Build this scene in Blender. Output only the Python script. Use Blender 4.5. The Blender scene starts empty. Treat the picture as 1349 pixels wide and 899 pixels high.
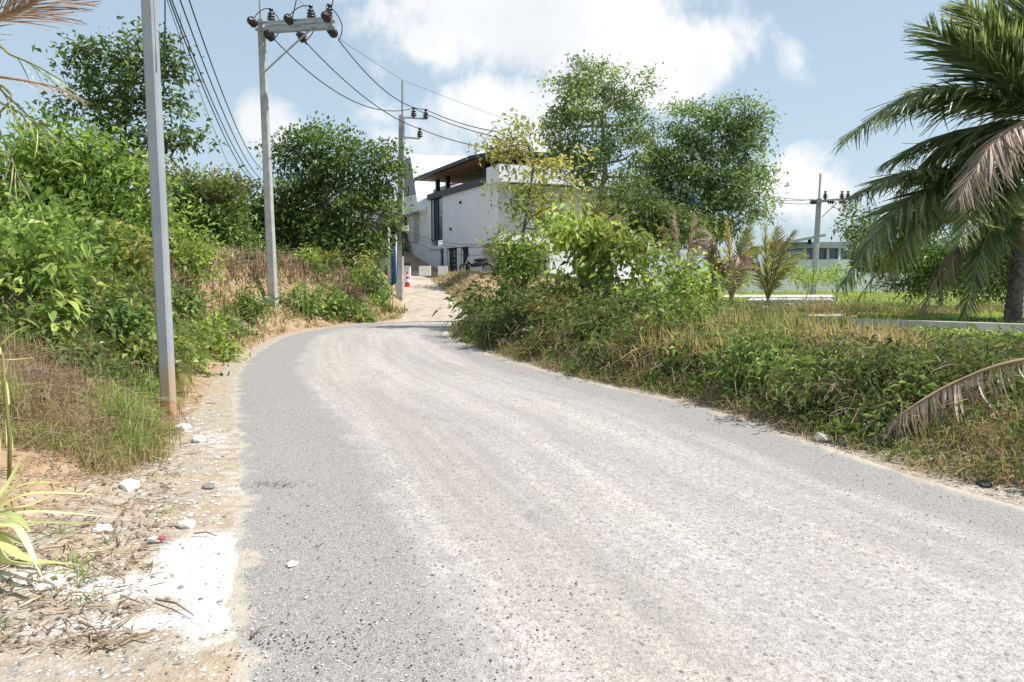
import bpy, math, random
import numpy as np
from mathutils import Matrix, Vector
R = math.radians
sc = bpy.context.scene
C = sc.collection
# ------------------------------------------------------------------ camera
PITCH = 5.25; CAMZ = 1.6; FOC = 974.0
cd = bpy.data.cameras.new('camera'); cam = bpy.data.objects.new('camera', cd); C.objects.link(cam)
cam.location = (0, 0, CAMZ); cam.rotation_euler = (R(90 - PITCH), 0, 0)
cd.sensor_width = 36; cd.lens = 36 * FOC / 1349; cd.clip_start = 0.05; cd.clip_end = 3000
sc.camera = cam
SUN_EL, SUN_AZ = 57.0, 97.0          # azimuth measured from +Y towards +X
sd = Vector((math.sin(R(SUN_AZ)) * math.cos(R(SUN_EL)), math.cos(R(SUN_AZ)) * math.cos(R(SUN_EL)), math.sin(R(SUN_EL))))
sl = bpy.data.lights.new('sun', 'SUN'); sl.energy = 4.6; sl.angle = R(0.5); sl.color = (1, .965, .90)
so = bpy.data.objects.new('sun', sl); C.objects.link(so); so.rotation_euler = sd.to_track_quat('Z', 'Y').to_euler()
so.location = (20, 30, 60)
sc.view_settings.view_transform = 'Standard'; sc.view_settings.look = 'None'
sc.view_settings.exposure = 0.55; sc.view_settings.gamma = 1

def raydir(px, py):
    u = (px - 674.5) / FOC; v = (449.5 - py) / FOC
    c, s = math.cos(R(PITCH)), math.sin(R(PITCH))
    return np.array([u, c + v * s, -s + v * c])
def at(px, py, Y):
    d = raydir(px, py); return np.array([0, 0, CAMZ]) + d * (Y / d[1])
def onplane(px, py, p, n):
    d = raydir(px, py); o = np.array([0, 0, CAMZ]); p = np.array(p); n = np.array(n)
    return o + d * (np.dot(p - o, n) / np.dot(d, n))

# ------------------------------------------------------------------ node helpers
class NT:
    def __init__(s, tree): s.t = tree; s.n = tree.nodes; s.l = tree.links
    def add(s, typ, **kw):
        n = s.n.new(typ)
        for k, v in kw.items():
            if k.startswith('i_'):
                key = k[2:]; key = int(key) if key.isdigit() else key.replace('_', ' ')
                sock = n.inputs[key]
                if hasattr(v, 'is_output'): s.l.new(v, sock)
                else: sock.default_value = v
            else: setattr(n, k, v)
        return n
    def link(s, a, b): s.l.new(a, b)
    def ramp(s, fac, stops, interp='LINEAR'):
        n = s.n.new('ShaderNodeValToRGB'); e = n.color_ramp.elements; n.color_ramp.interpolation = interp
        while len(e) < len(stops): e.new(.5)
        for el, (p, c) in zip(e, stops):
            el.position = p; el.color = (*c, 1) if not isinstance(c, (int, float)) else (c, c, c, 1)
        s.l.new(fac, n.inputs[0]); return n.outputs[0]
    def mix(s, f, a, b, blend='MIX'):
        n = s.n.new('ShaderNodeMix'); n.data_type = 'RGBA'; n.blend_type = blend
        for i, v in ((0, f), (6, a), (7, b)):
            if hasattr(v, 'is_output'): s.l.new(v, n.inputs[i])
            else: n.inputs[i].default_value = v if i == 0 else (*v, 1)
        return n.outputs[2]
    def m(s, op, a, b=None, c=None, clamp=False):
        n = s.n.new('ShaderNodeMath'); n.operation = op; n.use_clamp = clamp
        for i, v in enumerate((a, b, c)):
            if v is None: continue
            if hasattr(v, 'is_output'): s.l.new(v, n.inputs[i])
            else: n.inputs[i].default_value = v
        return n.outputs[0]
    def maprange(s, v, a, b, c=0., d=1.):
        n = s.n.new('ShaderNodeMapRange'); n.interpolation_type = 'SMOOTHSTEP'
        s.l.new(v, n.inputs[0])
        for i, q in enumerate((a, b, c, d)): n.inputs[i + 1].default_value = q
        return n.outputs[0]
    def noise(s, vec, scale, detail=4, rough=.55, dist=0):
        n = s.add('ShaderNodeTexNoise', i_Scale=scale, i_Detail=detail, i_Roughness=rough, i_Distortion=dist)
        s.l.new(vec, n.inputs['Vector']); return n.outputs[0]

# ------------------------------------------------------------------ world
w = bpy.data.worlds.new('World'); sc.world = w; w.use_nodes = True
n = NT(w.node_tree); n.n.clear()
sky = n.add('ShaderNodeTexSky', sky_type='NISHITA', sun_disc=False, sun_elevation=R(SUN_EL), sun_rotation=R(SUN_AZ))
sky.air_density = 1.0; sky.dust_density = 2.2; sky.ozone_density = 1.2; sky.altitude = 10
tc = n.add('ShaderNodeTexCoord').outputs['Generated']
def dirof(px, py): d = raydir(px, py); return d / np.linalg.norm(d)
def blob(px, py, rx, rz, amp=1.):
    a = n.add('ShaderNodeVectorMath', operation='SUBTRACT'); n.link(tc, a.inputs[0]); a.inputs[1].default_value = dirof(px, py)
    b = n.add('ShaderNodeVectorMath', operation='MULTIPLY'); n.link(a.outputs[0], b.inputs[0]); b.inputs[1].default_value = (FOC / rx, FOC / rx, FOC / rz)
    l = n.add('ShaderNodeVectorMath', operation='LENGTH'); n.link(b.outputs[0], l.inputs[0])
    return n.m('MULTIPLY', n.m('SUBTRACT', 1.35, l.outputs[1], clamp=False), amp)
cov = None
for b in [(720, 10, 240, 105, 1.05), (885, 75, 95, 70, 1.1), (560, 60, 150, 80, .8), (650, 130, 190, 70, .72), (700, 230, 260, 90, .5), (340, 165, 52, 52, .72), (1075, 255, 130, 60, .66), (400, -60, 260, 60, .8),
          (1500, 420, 260, 120, .7), (-300, 300, 240, 120, .7)]:
    o = blob(*b); cov = o if cov is None else n.m('MAXIMUM', cov, o)
sep = n.add('ShaderNodeSeparateXYZ'); n.link(tc, sep.inputs[0])
n1 = n.noise(tc, 6.5, 10, .62, .25); n2 = n.noise(tc, 2.2, 3, .5)
base = n.maprange(n2, .50, .75, -.3, .62)
cov = n.m('MAXIMUM', cov, base)
mask = n.maprange(n.m('ADD', cov, n.m('MULTIPLY', n.m('SUBTRACT', n1, .5), 2.3)), .36, .80)
mask = n.m('MULTIPLY', mask, .93)
cloudc = n.mix(n.maprange(n.noise(tc, 7, 6, .55), .3, .7), (7.1, 7.25, 7.5), (8.9, 8.8, 8.8))
hz = n.maprange(sep.outputs[2], .0, .45, .7, .5)     # milky tropical haze, thicker near the horizon
skyc = n.mix(hz, sky.outputs[0], (5.1, 6.55, 7.6))
col = n.mix(mask, skyc, cloudc)
bg = n.add('ShaderNodeBackground', i_Strength=.088); n.link(col, bg.inputs[0])
wo = n.add('ShaderNodeOutputWorld'); n.link(bg.outputs[0], wo.inputs[0])

# ------------------------------------------------------------------ materials
MATS = {}
def newmat(name):
    m = bpy.data.materials.new(name); m.use_nodes = True; t = NT(m.node_tree)
    p = t.n['Principled BSDF']; MATS[name] = m; return m, t, p
def plain(name, col, rough=.7, var=.15, scale=6, metal=0, bump=.0, spec=.3, dirt=None, bscale=60):
    m, t, p = newmat(name); oc = t.add('ShaderNodeTexCoord').outputs['Object']
    nz = t.noise(oc, scale, 5)
    c = t.mix(t.maprange(nz, .3, .7), tuple(x * (1 - var) for x in col), tuple(min(1, x * (1 + var)) for x in col))
    if dirt:
        mp = t.add('ShaderNodeMapping'); t.link(oc, mp.inputs[0]); mp.inputs['Scale'].default_value = (1, 1, .18)
        c = t.mix(t.m('MULTIPLY', t.maprange(t.noise(mp.outputs[0], scale * .7, 6, .65), .5, .8), .7), c, dirt)
    t.link(c, p.inputs['Base Color']); p.inputs['Roughness'].default_value = rough
    p.inputs['Metallic'].default_value = metal; p.inputs['Specular IOR Level'].default_value = spec
    if bump:
        b = t.add('ShaderNodeBump', i_Strength=bump, i_Distance=.01); t.link(t.noise(oc, bscale, 6), b.inputs['Height']); t.link(b.outputs[0], p.inputs['Normal'])
    return m
def leafmat(name, stops, trans=.3, rough=.45, spec=.35, gain=2.05):
    trans = trans + .12 if trans > .2 else trans
    m, t, p = newmat(name)
    a = t.add('ShaderNodeAttribute', attribute_name='tint')
    k = len(stops)
    def tone(s):
        l = .3 * s[0] + .6 * s[1] + .1 * s[2]; q = [l + (x - l) * .84 for x in s]; return (q[0] * 1.12 * gain, q[1] * .96 * gain, q[2] * gain)
    c = t.ramp(a.outputs['Fac'], [(i / (k - 1), tone(s)) for i, s in enumerate(stops)])
    t.link(c, p.inputs['Base Color']); p.inputs['Roughness'].default_value = rough; p.inputs['Specular IOR Level'].default_value = spec
    tr = t.add('ShaderNodeBsdfTranslucent'); t.link(t.mix(1, c, (1.0, 1.0, .65), 'MULTIPLY'), tr.inputs[0])
    mx = t.add('ShaderNodeMixShader', i_0=trans); t.link(p.outputs[0], mx.inputs[1]); t.link(tr.outputs[0], mx.inputs[2])
    t.link(mx.outputs[0], t.n['Material Output'].inputs[0]); return m
leafmat('leaf_dark', [(.018, .042, .014), (.04, .085, .02), (.075, .14, .03), (.13, .2, .05)])
leafmat('leaf_mid', [(.025, .055, .014), (.055, .115, .02), (.095, .18, .03), (.17, .26, .05)])
leafmat('leaf_bright', [(.035, .075, .012), (.085, .17, .02), (.14, .25, .03), (.26, .36, .05)], .38)
leafmat('leaf_yellow', [(.08, .115, .025), (.15, .18, .035), (.23, .28, .06), (.33, .35, .09)], .4, gain=1.7)
leafmat('leaf_lime', [(.06, .11, .02), (.12, .18, .03), (.18, .25, .04), (.27, .3, .07)], .38, gain=1.5)
leafmat('leaf_olive', [(.06, .06, .025), (.09, .1, .03), (.13, .16, .04), (.2, .12, .06)], .3)
leafmat('leaf_grey', [(.04, .08, .03), (.085, .155, .048), (.14, .235, .072), (.22, .31, .12)], .3, .4, .45)
leafmat('grass_mix', [(.05, .09, .02), (.1, .16, .03), (.17, .22, .045), (.26, .25, .1), (.35, .3, .18), (.26, .205, .13)], .3, .55, gain=1.35)
leafmat('grass_green', [(.05, .11, .02), (.1, .19, .03), (.17, .26, .04), (.26, .32, .07)], .35)
leafmat('palm_lime', [(.08, .14, .03), (.15, .23, .05), (.22, .3, .08), (.34, .36, .12)], .42, gain=1.5)
leafmat('grass_dry', [(.16, .13, .075), (.27, .22, .125), (.38, .32, .2), (.5, .43, .29)], .2, .7, gain=1.0)
leafmat('weed_dark', [(.025, .05, .015), (.05, .09, .02), (.09, .15, .03), (.14, .13, .06)], .3)
leafmat('vine_brown', [(.1, .065, .04), (.17, .12, .075), (.24, .18, .12), (.14, .14, .06)], .12, .8, gain=1.15)
leafmat('palm_green', [(.032, .062, .026), (.065, .12, .042), (.115, .195, .07), (.25, .29, .12)], .3, .35, .5, gain=1.9)
leafmat('palm_yellow', [(.1, .13, .03), (.22, .26, .06), (.32, .32, .09), (.36, .29, .13)], .4, gain=1.45)
leafmat('palm_dead', [(.17, .145, .10), (.30, .26, .18), (.43, .385, .28), (.58, .53, .41)], .12, .7, gain=1.05)
leafmat('cane_leaf', [(.12, .2, .05), (.2, .28, .08), (.3, .36, .14), (.42, .44, .22)], .3, .4)
plain('bark', (.17, .14, .11), .9, .35, 8, bump=.6, bscale=30)
plain('bark_pale', (.3, .26, .21), .9, .3, 8, bump=.5, bscale=30)
plain('palm_bark', (.19, .165, .145), .95, .45, 9, bump=.8, bscale=25)
plain('frond_stem', (.2, .2, .07), .5, .2, 5)
plain('frond_stem_dry', (.32, .22, .15), .8, .25, 8)
plain('pole_metalpaint', (.3, .33, .36), .55, .08, 3, dirt=(.26, .25, .23), bump=.1)
m = MATS['pole_metalpaint']; t = NT(m.node_tree); p = t.n['Principled BSDF']; src = p.inputs['Base Color'].links[0].from_socket
ps = t.add('ShaderNodeNewGeometry').outputs['Position']; sz = t.add('ShaderNodeSeparateXYZ'); t.link(ps, sz.inputs[0])
st_ = t.maprange(t.m('ADD', sz.outputs[2], t.m('MULTIPLY', t.noise(ps, 7, 5, .65), .9)), 1.45, .75)
spot = t.maprange(t.noise(ps, 22, 5, .7), .62, .70)
cc_ = t.mix(t.m('MULTIPLY', spot, .5), src, (.2, .2, .2))
t.link(t.mix(t.m('MULTIPLY', st_, .85), cc_, (.42, .29, .19)), p.inputs['Base Color'])
plain('pole_concrete', (.40, .40, .39), .85, .14, 5, dirt=(.22, .21, .2), bump=.5, bscale=40)
plain('rust_soil_stain', (.42, .27, .17), .9, .2, 8, bump=.4)
plain('galvanised', (.42, .43, .44), .45, .12, 12, metal=.4, spec=.5)
plain('insulator_brown', (.035, .02, .02), .25, .2, 5, spec=.6)
plain('cable_black', (.03, .033, .035), .6, .1, 5)
plain('white_render', (.74, .75, .78), .8, .03, 1.2, dirt=(.66, .67, .69), bump=.05)
plain('white_roof', (.82, .82, .81), .5, .04, 1.5)
plain('grey_render', (.30, .31, .335), .8, .08, 2)
plain('dark_metal', (.025, .025, .032), .5, .2, 5)
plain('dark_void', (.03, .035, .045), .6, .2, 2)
plain('soffit_wood', (.23, .12, .065), .6, .3, 2.5, dirt=(.12, .06, .035))
plain('blind_grey', (.4, .41, .43), .7, .1, 3)
plain('banner_blue', (.08, .2, .5), .6, .25, 3, dirt=(.35, .45, .6))
plain('white_paint', (.78, .78, .76), .6, .06, 4, dirt=(.55, .52, .48))
plain('red_plastic', (.55, .035, .03), .5, .12, 6)
plain('concrete_slab', (.46, .45, .42), .9, .12, 1.6, dirt=(.3, .29, .26), bump=.4, bscale=20)
plain('stone_white', (.62, .59, .55), .9, .15, 12, bump=.6)
plain('stone_grey', (.22, .215, .21), .9, .3, 10, bump=.6)
plain('asphalt_lump', (.045, .045, .047), .9, .3, 20, bump=.8)
plain('steel_roof', (.34, .36, .39), .5, .1, 2)
plain('twig', (.2, .145, .1), .9, .35, 10)
plain('wrap_red', (.42, .08, .1), .5, .3, 30)
plain('foil', (.7, .7, .72), .3, .1, 20)
m, t, p = newmat('glass_blue'); p.inputs['Base Color'].default_value = (.05, .1, .2, 1); p.inputs['Roughness'].default_value = .08; p.inputs['Specular IOR Level'].default_value = .8
m, t, p = newmat('glass_dark'); p.inputs['Base Color'].default_value = (.03, .035, .04, 1); p.inputs['Roughness'].default_value = .1; p.inputs['Specular IOR Level'].default_value = .7

# ground
m, t, p = newmat('ground_soil')
oc = t.add('ShaderNodeTexCoord').outputs['Object']
A_ = lambda nm: t.add('ShaderNodeAttribute', attribute_name=nm).outputs['Fac']
nz1 = t.noise(oc, 1.3, 7, .62); nz2 = t.noise(oc, 9, 7, .65); nz3 = t.noise(oc, 60, 4, .6)
soil = t.ramp(nz1, [(.3, (.21, .125, .075)), (.5, (.33, .22, .135)), (.7, (.43, .31, .21))])
soil = t.mix(t.maprange(nz2, .42, .72), soil, (.42, .33, .24))
sand = t.ramp(nz2, [(.3, (.27, .22, .17)), (.5, (.38, .33, .27)), (.7, (.48, .43, .37))])
sand = t.mix(t.m('MULTIPLY', t.maprange(nz1, .45, .6), .5), sand, (.42, .31, .2))
sand = t.mix(t.maprange(nz3, .58, .66), sand, (.2, .17, .14))
green = t.ramp(nz2, [(.3, (.08, .11, .03)), (.55, (.15, .19, .05)), (.75, (.24, .22, .09))])
c = t.mix(t.maprange(t.m('ADD', A_('sand'), t.m('MULTIPLY', t.m('SUBTRACT', nz2, .5), .9)), .35, .65), soil, sand)
c = t.mix(t.maprange(t.m('ADD', A_('green'), t.m('MULTIPLY', t.m('SUBTRACT', nz1, .5), .8)), .35, .65), c, green)
wm = t.m('ADD', A_('white'), t.m('ADD', t.m('MULTIPLY', t.m('SUBTRACT', nz2, .5), 1.0), t.m('MULTIPLY', t.m('SUBTRACT', nz3, .5), .35)))
c = t.mix(t.maprange(wm, .18, .95), c, t.mix(t.maprange(nz3, .3, .6), (.50, .49, .47), (.74, .73, .71)))
t.link(c, p.inputs['Base Color']); p.inputs['Roughness'].default_value = .95; p.inputs['Specular IOR Level'].default_value = .1
vo = t.add('ShaderNodeTexVoronoi', i_Scale=38.); t.link(oc, vo.inputs['Vector'])
hh = t.m('ADD', t.m('MULTIPLY', nz3, .6), t.m('ADD', t.m('MULTIPLY', nz2, 1.5), t.m('MULTIPLY', t.maprange(vo.outputs['Distance'], .0, .5, .4, 0), .7)))
b = t.add('ShaderNodeBump', i_Strength=.7, i_Distance=.03); t.link(hh, b.inputs['Height']); t.link(b.outputs[0], p.inputs['Normal'])

# road
m, t, p = newmat('road_gravel_asphalt')
oc = t.add('ShaderNodeTexCoord').outputs['Object']
uv = t.add('ShaderNodeUVMap', uv_map='UVMap').outputs[0]
su = t.add('ShaderNodeSeparateXYZ'); t.link(uv, su.inputs[0]); U = su.outputs[0]; V_ = su.outputs[1]   # U metres from left edge 0..1 , V metres along
mp = t.add('ShaderNodeMapping'); t.link(uv, mp.inputs[0]); mp.inputs['Scale'].default_value = (7.0, .16, 1)
streak = t.noise(mp.outputs[0], 1.0, 5, .6, .4)
mp2 = t.add('ShaderNodeMapping'); t.link(uv, mp2.inputs[0]); mp2.inputs['Scale'].default_value = (34, .22, 1)
streak2 = t.noise(mp2.outputs[0], 1.0, 4, .6, .3)
big = t.noise(oc, .55, 4, .55); mid = t.noise(oc, 3.2, 6, .65)
# dust cover across the carriageway: bare asphalt at both edges, chalky dust between
ue = t.m('ADD', U, t.m('MULTIPLY', t.m('SUBTRACT', big, .5), .10))
ue = t.m('ADD', ue, t.m('MULTIPLY', t.m('SUBTRACT', mid, .5), .09)); dl = t.maprange(ue, .15, .25); dr = t.maprange(ue, .90, .80)
dust = t.m('MULTIPLY', dl, dr)
lanes = t.m('ADD', t.m('MULTIPLY', t.maprange(streak, .34, .66), .62), t.m('MULTIPLY', t.maprange(streak2, .38, .62), .38))
dust = t.m('MULTIPLY', dust, t.m('ADD', .36, t.m('MULTIPLY', lanes, .64)))
dust = t.m('ADD', dust, t.m('MULTIPLY', t.maprange(mid, .5, .75), .18), clamp=True)
fcut = t.maprange(t.m('ADD', V_, t.m('MULTIPLY', t.m('SUBTRACT', mid, .5), 1.6)), 19.4, 18.5); dust = t.m('MAXIMUM', dust, t.m('MULTIPLY', fcut, .75))      # near end: sandy wash over the left edge
vo = t.add('ShaderNodeTexVoronoi', i_Scale=105.); t.link(oc, vo.inputs['Vector'])
vo2 = t.add('ShaderNodeTexVoronoi', i_Scale=34.); t.link(oc, vo2.inputs['Vector'])
sv = t.add('ShaderNodeSeparateColor'); t.link(vo.outputs['Color'], sv.inputs[0]); rnd = sv.outputs[0]
sv2 = t.add('ShaderNodeSeparateColor'); t.link(vo2.outputs['Color'], sv2.inputs[0]); rnd2 = sv2.outputs[0]
stone = t.ramp(rnd, [(0, (.20, .195, .19)), (.25, (.28, .275, .27)), (.6, (.34, .335, .33)), (1, (.43, .42, .41))])
stone = t.mix(t.maprange(vo.outputs['Distance'], .38, .62), stone, (.15, .15, .15))
dcol = t.ramp(t.noise(oc, 26, 5, .6), [(.3, (.345, .325, .31)), (.5, (.43, .41, .393)), (.72, (.52, .50, .483))])
yel = t.m('MULTIPLY', t.maprange(ue, .22, .30), t.maprange(ue, .45, .33))
dcol = t.mix(t.m('MULTIPLY', yel, .3), dcol, (.43, .375, .30))
dcol = t.mix(t.m('MULTIPLY', t.maprange(big, .45, .7), .3), dcol, (.42, .37, .34))
spk = t.m('MULTIPLY', t.maprange(rnd2, .86, .9), t.maprange(vo2.outputs['Distance'], .45, .3))
spk1 = t.m('MULTIPLY', t.maprange(rnd, .52, .66), t.maprange(vo.outputs['Distance'], .5, .3))
dcol = t.mix(t.m('MULTIPLY', spk1, .7), dcol, (.14, .135, .13))
dcol = t.mix(t.m('MULTIPLY', spk, .7), dcol, (.10, .10, .10))
grain = t.noise(oc, 95, 3, .7); grain2 = t.noise(oc, 30, 4, .75)
gm = t.m('ADD', t.m('MULTIPLY', t.maprange(grain, .36, .64), .55), t.m('MULTIPLY', t.maprange(grain2, .35, .65), .45))
dcol = t.mix(1, dcol, t.ramp(gm, [(.1, .62), (.5, 1.0), (.9, 1.22)]), 'MULTIPLY')
c = t.mix(t.m('MAXIMUM', dust, .22), stone, dcol)
crk = t.add('ShaderNodeTexNoise', i_Scale=1.7, i_Detail=6., i_Roughness=.6, i_Distortion=.6); t.link(oc, crk.inputs['Vector'])
stain = t.maprange(crk.outputs[0], .60, .72)
c = t.mix(t.m('MULTIPLY', stain, .35), c, (.2, .195, .19)); c = t.mix(1, c, (1.035, 1.0, .975), 'MULTIPLY')
edge = t.m('MAXIMUM', t.maprange(t.m('ADD', U, t.m('ADD', t.m('MULTIPLY', t.m('SUBTRACT', mid, .5), .13), t.m('MULTIPLY', t.m('SUBTRACT', grain2, .5), .05))), .034, .006), t.maprange(t.m('ADD', U, t.m('MULTIPLY', t.m('SUBTRACT', mid, .5), .07)), .955, .99))
c = t.mix(t.m('MULTIPLY', edge, .85), c, (.46, .40, .33))
t.link(c, p.inputs['Base Color']); p.inputs['Roughness'].default_value = .9; p.inputs['Specular IOR Level'].default_value = .2
hh = t.m('ADD', t.m('MULTIPLY', t.maprange(vo.outputs['Distance'], .0, .6, 1, 0), .5), t.m('ADD', t.m('MULTIPLY', t.maprange(vo2.outputs['Distance'], 0, .6, 1, 0), .5), mid))
b = t.add('ShaderNodeBump', i_Strength=.55, i_Distance=.012); t.link(hh, b.inputs['Height']); t.link(b.outputs[0], p.inputs['Normal'])

# ------------------------------------------------------------------ mesh helpers
rng = np.random.default_rng(7)
def tag(o, label=None, cat=None, group=None, kind=None):
    if label: o['label'] = label
    if cat: o['category'] = cat
    if group: o['group'] = group
    if kind: o['kind'] = kind
    return o
def empty(name, loc, label, cat, group=None):
    o = bpy.data.objects.new(name, None); C.objects.link(o); o.location = [float(v) for v in loc]; o.empty_display_size = .2
    return tag(o, label, cat, group)
def rootloc(p):
    while p.parent: p = p.parent
    return np.array(p.location)
class MB:
    def __init__(s): s.V = []; s.F3 = []; s.F4 = []; s.T = []; s.n = 0
    def add(s, V, F3=None, F4=None, tint=None):
        V = np.asarray(V, float).reshape(-1, 3); s.V.append(V)
        if F3 is not None and len(F3): s.F3.append(np.asarray(F3, int).reshape(-1, 3) + s.n)
        if F4 is not None and len(F4): s.F4.append(np.asarray(F4, int).reshape(-1, 4) + s.n)
        if tint is None: tint = np.zeros(len(V))
        elif np.isscalar(tint): tint = np.full(len(V), tint)
        s.T.append(np.asarray(tint, float)); s.n += len(V); return s
    def box(s, c, size, M=None):
        h = np.array(size) / 2
        v = np.array([[x, y, z] for x in (-1, 1) for y in (-1, 1) for z in (-1, 1)]) * h
        if M is not None: v = v @ np.asarray(M).T
        v = v + np.array(c)
        return s.add(v, F4=[[0, 1, 3, 2], [4, 6, 7, 5], [0, 4, 5, 1], [2, 3, 7, 6], [0, 2, 6, 4], [1, 5, 7, 3]])
    def tube(s, pts, rad, sides=6, tint=None, cap=True):
        P = np.asarray(pts, float); k = len(P); rad = np.broadcast_to(np.asarray(rad, float), (k,))
        T = np.gradient(P, axis=0); T /= np.linalg.norm(T, axis=1)[:, None] + 1e-9
        up = np.array([0, 0, 1.]) if abs(T[:, 2]).mean() < .8 else np.array([0, 1., 0])
        a = np.cross(T, up); a /= np.linalg.norm(a, axis=1)[:, None] + 1e-9; b = np.cross(T, a)
        ang = np.arange(sides) / sides * 2 * math.pi + math.pi / sides
        ring = P[:, None] + rad[:, None, None] * (np.cos(ang)[None, :, None] * a[:, None] + np.sin(ang)[None, :, None] * b[:, None])
        i = np.arange(k - 1)[:, None] * sides; j = np.arange(sides)[None]; jn = (j + 1) % sides
        F = np.stack([i + j, i + jn, i + sides + jn, i + sides + j], -1).reshape(-1, 4)
        V = ring.reshape(-1, 3); F3 = None
        if cap:
            V = np.vstack([V, P[0], P[-1]]); n0 = k * sides; jj = np.arange(sides); jx = (jj + 1) % sides
            F3 = np.vstack([np.stack([np.full(sides, n0), jx, jj], 1), np.stack([np.full(sides, n0 + 1), jj + n0 - sides, jx + n0 - sides], 1)])
        return s.add(V, F3, F, tint)
    def prism(s, poly, ext):
        P = np.asarray(poly, float); k = len(P); e = np.asarray(ext, float)
        V = np.vstack([P, P + e]); 
        F4 = [[i, (i + 1) % k, k + (i + 1) % k, k + i] for i in range(k)]
        F3 = [[0, i + 1, i] for i in range(1, k - 1)] + [[k, k + i, k + i + 1] for i in range(1, k - 1)]
        return s.add(V, F3, F4)
    def lathe(s, prof, c, axis=(0, 0, 1), sides=12):
        ax = Vector(axis).normalized(); M = np.array(ax.to_track_quat('Z', 'Y').to_matrix())
        P = []; 
        ang = np.arange(sides) / sides * 2 * math.pi
        for r, z in prof: P.append(np.stack([r * np.cos(ang), r * np.sin(ang), np.full(sides, z)], 1))
        k = len(prof); V = np.vstack(P) @ M.T + np.array(c)
        i = np.arange(k - 1)[:, None] * sides; j = np.arange(sides)[None]; jn = (j + 1) % sides
        return s.add(V, None, np.stack([i + j, i + jn, i + sides + jn, i + sides + j], -1).reshape(-1, 4))
    def mesh(s, name, mat, off=(0, 0, 0), smooth=False):
        V = np.vstack(s.V) - np.array(off); me = bpy.data.meshes.new(name)
        F3 = np.vstack(s.F3) if s.F3 else np.zeros((0, 3), int); F4 = np.vstack(s.F4) if s.F4 else np.zeros((0, 4), int)
        me.vertices.add(len(V)); me.vertices.foreach_set('co', V.ravel())
        nl = F3.size + F4.size; me.loops.add(nl); me.loops.foreach_set('vertex_index', np.concatenate([F3.ravel(), F4.ravel()]).astype(np.int32))
        npoly = len(F3) + len(F4); me.polygons.add(npoly)
        st = np.concatenate([np.arange(len(F3)) * 3, F3.size + np.arange(len(F4)) * 4]).astype(np.int32)
        me.polygons.foreach_set('loop_start', st)
        me.polygons.foreach_set('use_smooth', np.full(npoly, bool(smooth)))
        me.update(calc_edges=True)
        a = me.attributes.new('tint', 'FLOAT', 'POINT'); a.data.foreach_set('value', np.concatenate(s.T).astype(np.float32))
        me.materials.append(MATS[mat]); return me
    def build(s, name, mat, parent=None, smooth=False):
        off = rootloc(parent) if parent else (0, 0, 0)
        o = bpy.data.objects.new(name, s.mesh(name, mat, off, smooth)); C.objects.link(o)
        if parent: o.parent = parent
        return o
def norm(v): return v / (np.linalg.norm(v, axis=-1, keepdims=True) + 1e-9)
def leaves(mb, P, D, L, W, tint, rg, droop=.2, seg=False):
    N = len(P); D = norm(D); L = np.broadcast_to(L, (N,))[:, None]; W = np.broadcast_to(W, (N,))[:, None]
    up = norm(rg.normal(size=(N, 3)) * .55 + np.array([0, 0, 1.])); S = norm(np.cross(D, up)); Nn = norm(np.cross(S, D)); z = np.array([0, 0, 1.])
    if not seg:
        V = np.stack([P, P + D * L * .42 + S * W * .5 + Nn * W * .18, P + D * L - z * droop * L, P + D * L * .42 - S * W * .5 + Nn * W * .18], 1)
        F = np.array([[0, 1, 2], [0, 2, 3]]); k = 4
    else:
        V = np.stack([P, P + D * L * .3 + S * W * .46 + Nn * W * .2, P + D * L * .68 + S * W * .4 + Nn * W * .12 - z * droop * L * .35,
                      P + D * L - z * droop * L, P + D * L * .68 - S * W * .4 + Nn * W * .12 - z * droop * L * .35, P + D * L * .3 - S * W * .46 + Nn * W * .2,
                      P + D * L * .45 - z * droop * L * .12], 1)
        F = np.array([[0, 1, 6], [1, 2, 6], [2, 3, 6], [3, 4, 6], [4, 5, 6], [5, 0, 6]]); k = 7
    F = (F[None] + (np.arange(N) * k)[:, None, None]).reshape(-1, 3)
    mb.add(V.reshape(-1, 3), F, None, np.repeat(np.clip(tint, 0, 1), k))
def blades(mb, P, H, W, tint, rg, lean=.45, curl=.5, flat=None):
    N = len(P); H = np.broadcast_to(H, (N,))[:, None]; W = np.broadcast_to(W, (N,))[:, None]
    a = rg.uniform(0, 2 * math.pi, N); d = np.stack([np.cos(a), np.sin(a), np.zeros(N)], 1)
    S = np.stack([-np.sin(a), np.cos(a), np.zeros(N)], 1); S = norm(S + rg.normal(size=(N, 3)) * .3)
    ln = np.abs(rg.normal(size=(N, 1))) * lean; z = np.array([0, 0, 1.])
    mid = P + z * H * .55 + d * H * ln * .5
    tip = P + z * H * (1 - curl * ln) + d * H * ln * 1.35
    V = np.stack([P + S * W * .5, P - S * W * .5, mid - S * W * .42, mid + S * W * .42, tip], 1)
    F3 = (np.array([[3, 2, 4]])[None] + (np.arange(N) * 5)[:, None, None]).reshape(-1, 3)
    F4 = (np.array([[0, 1, 2, 3]])[None] + (np.arange(N) * 5)[:, None, None]).reshape(-1, 4)
    mb.add(V.reshape(-1, 3), F3, F4, np.repeat(np.clip(tint, 0, 1), 5))

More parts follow.
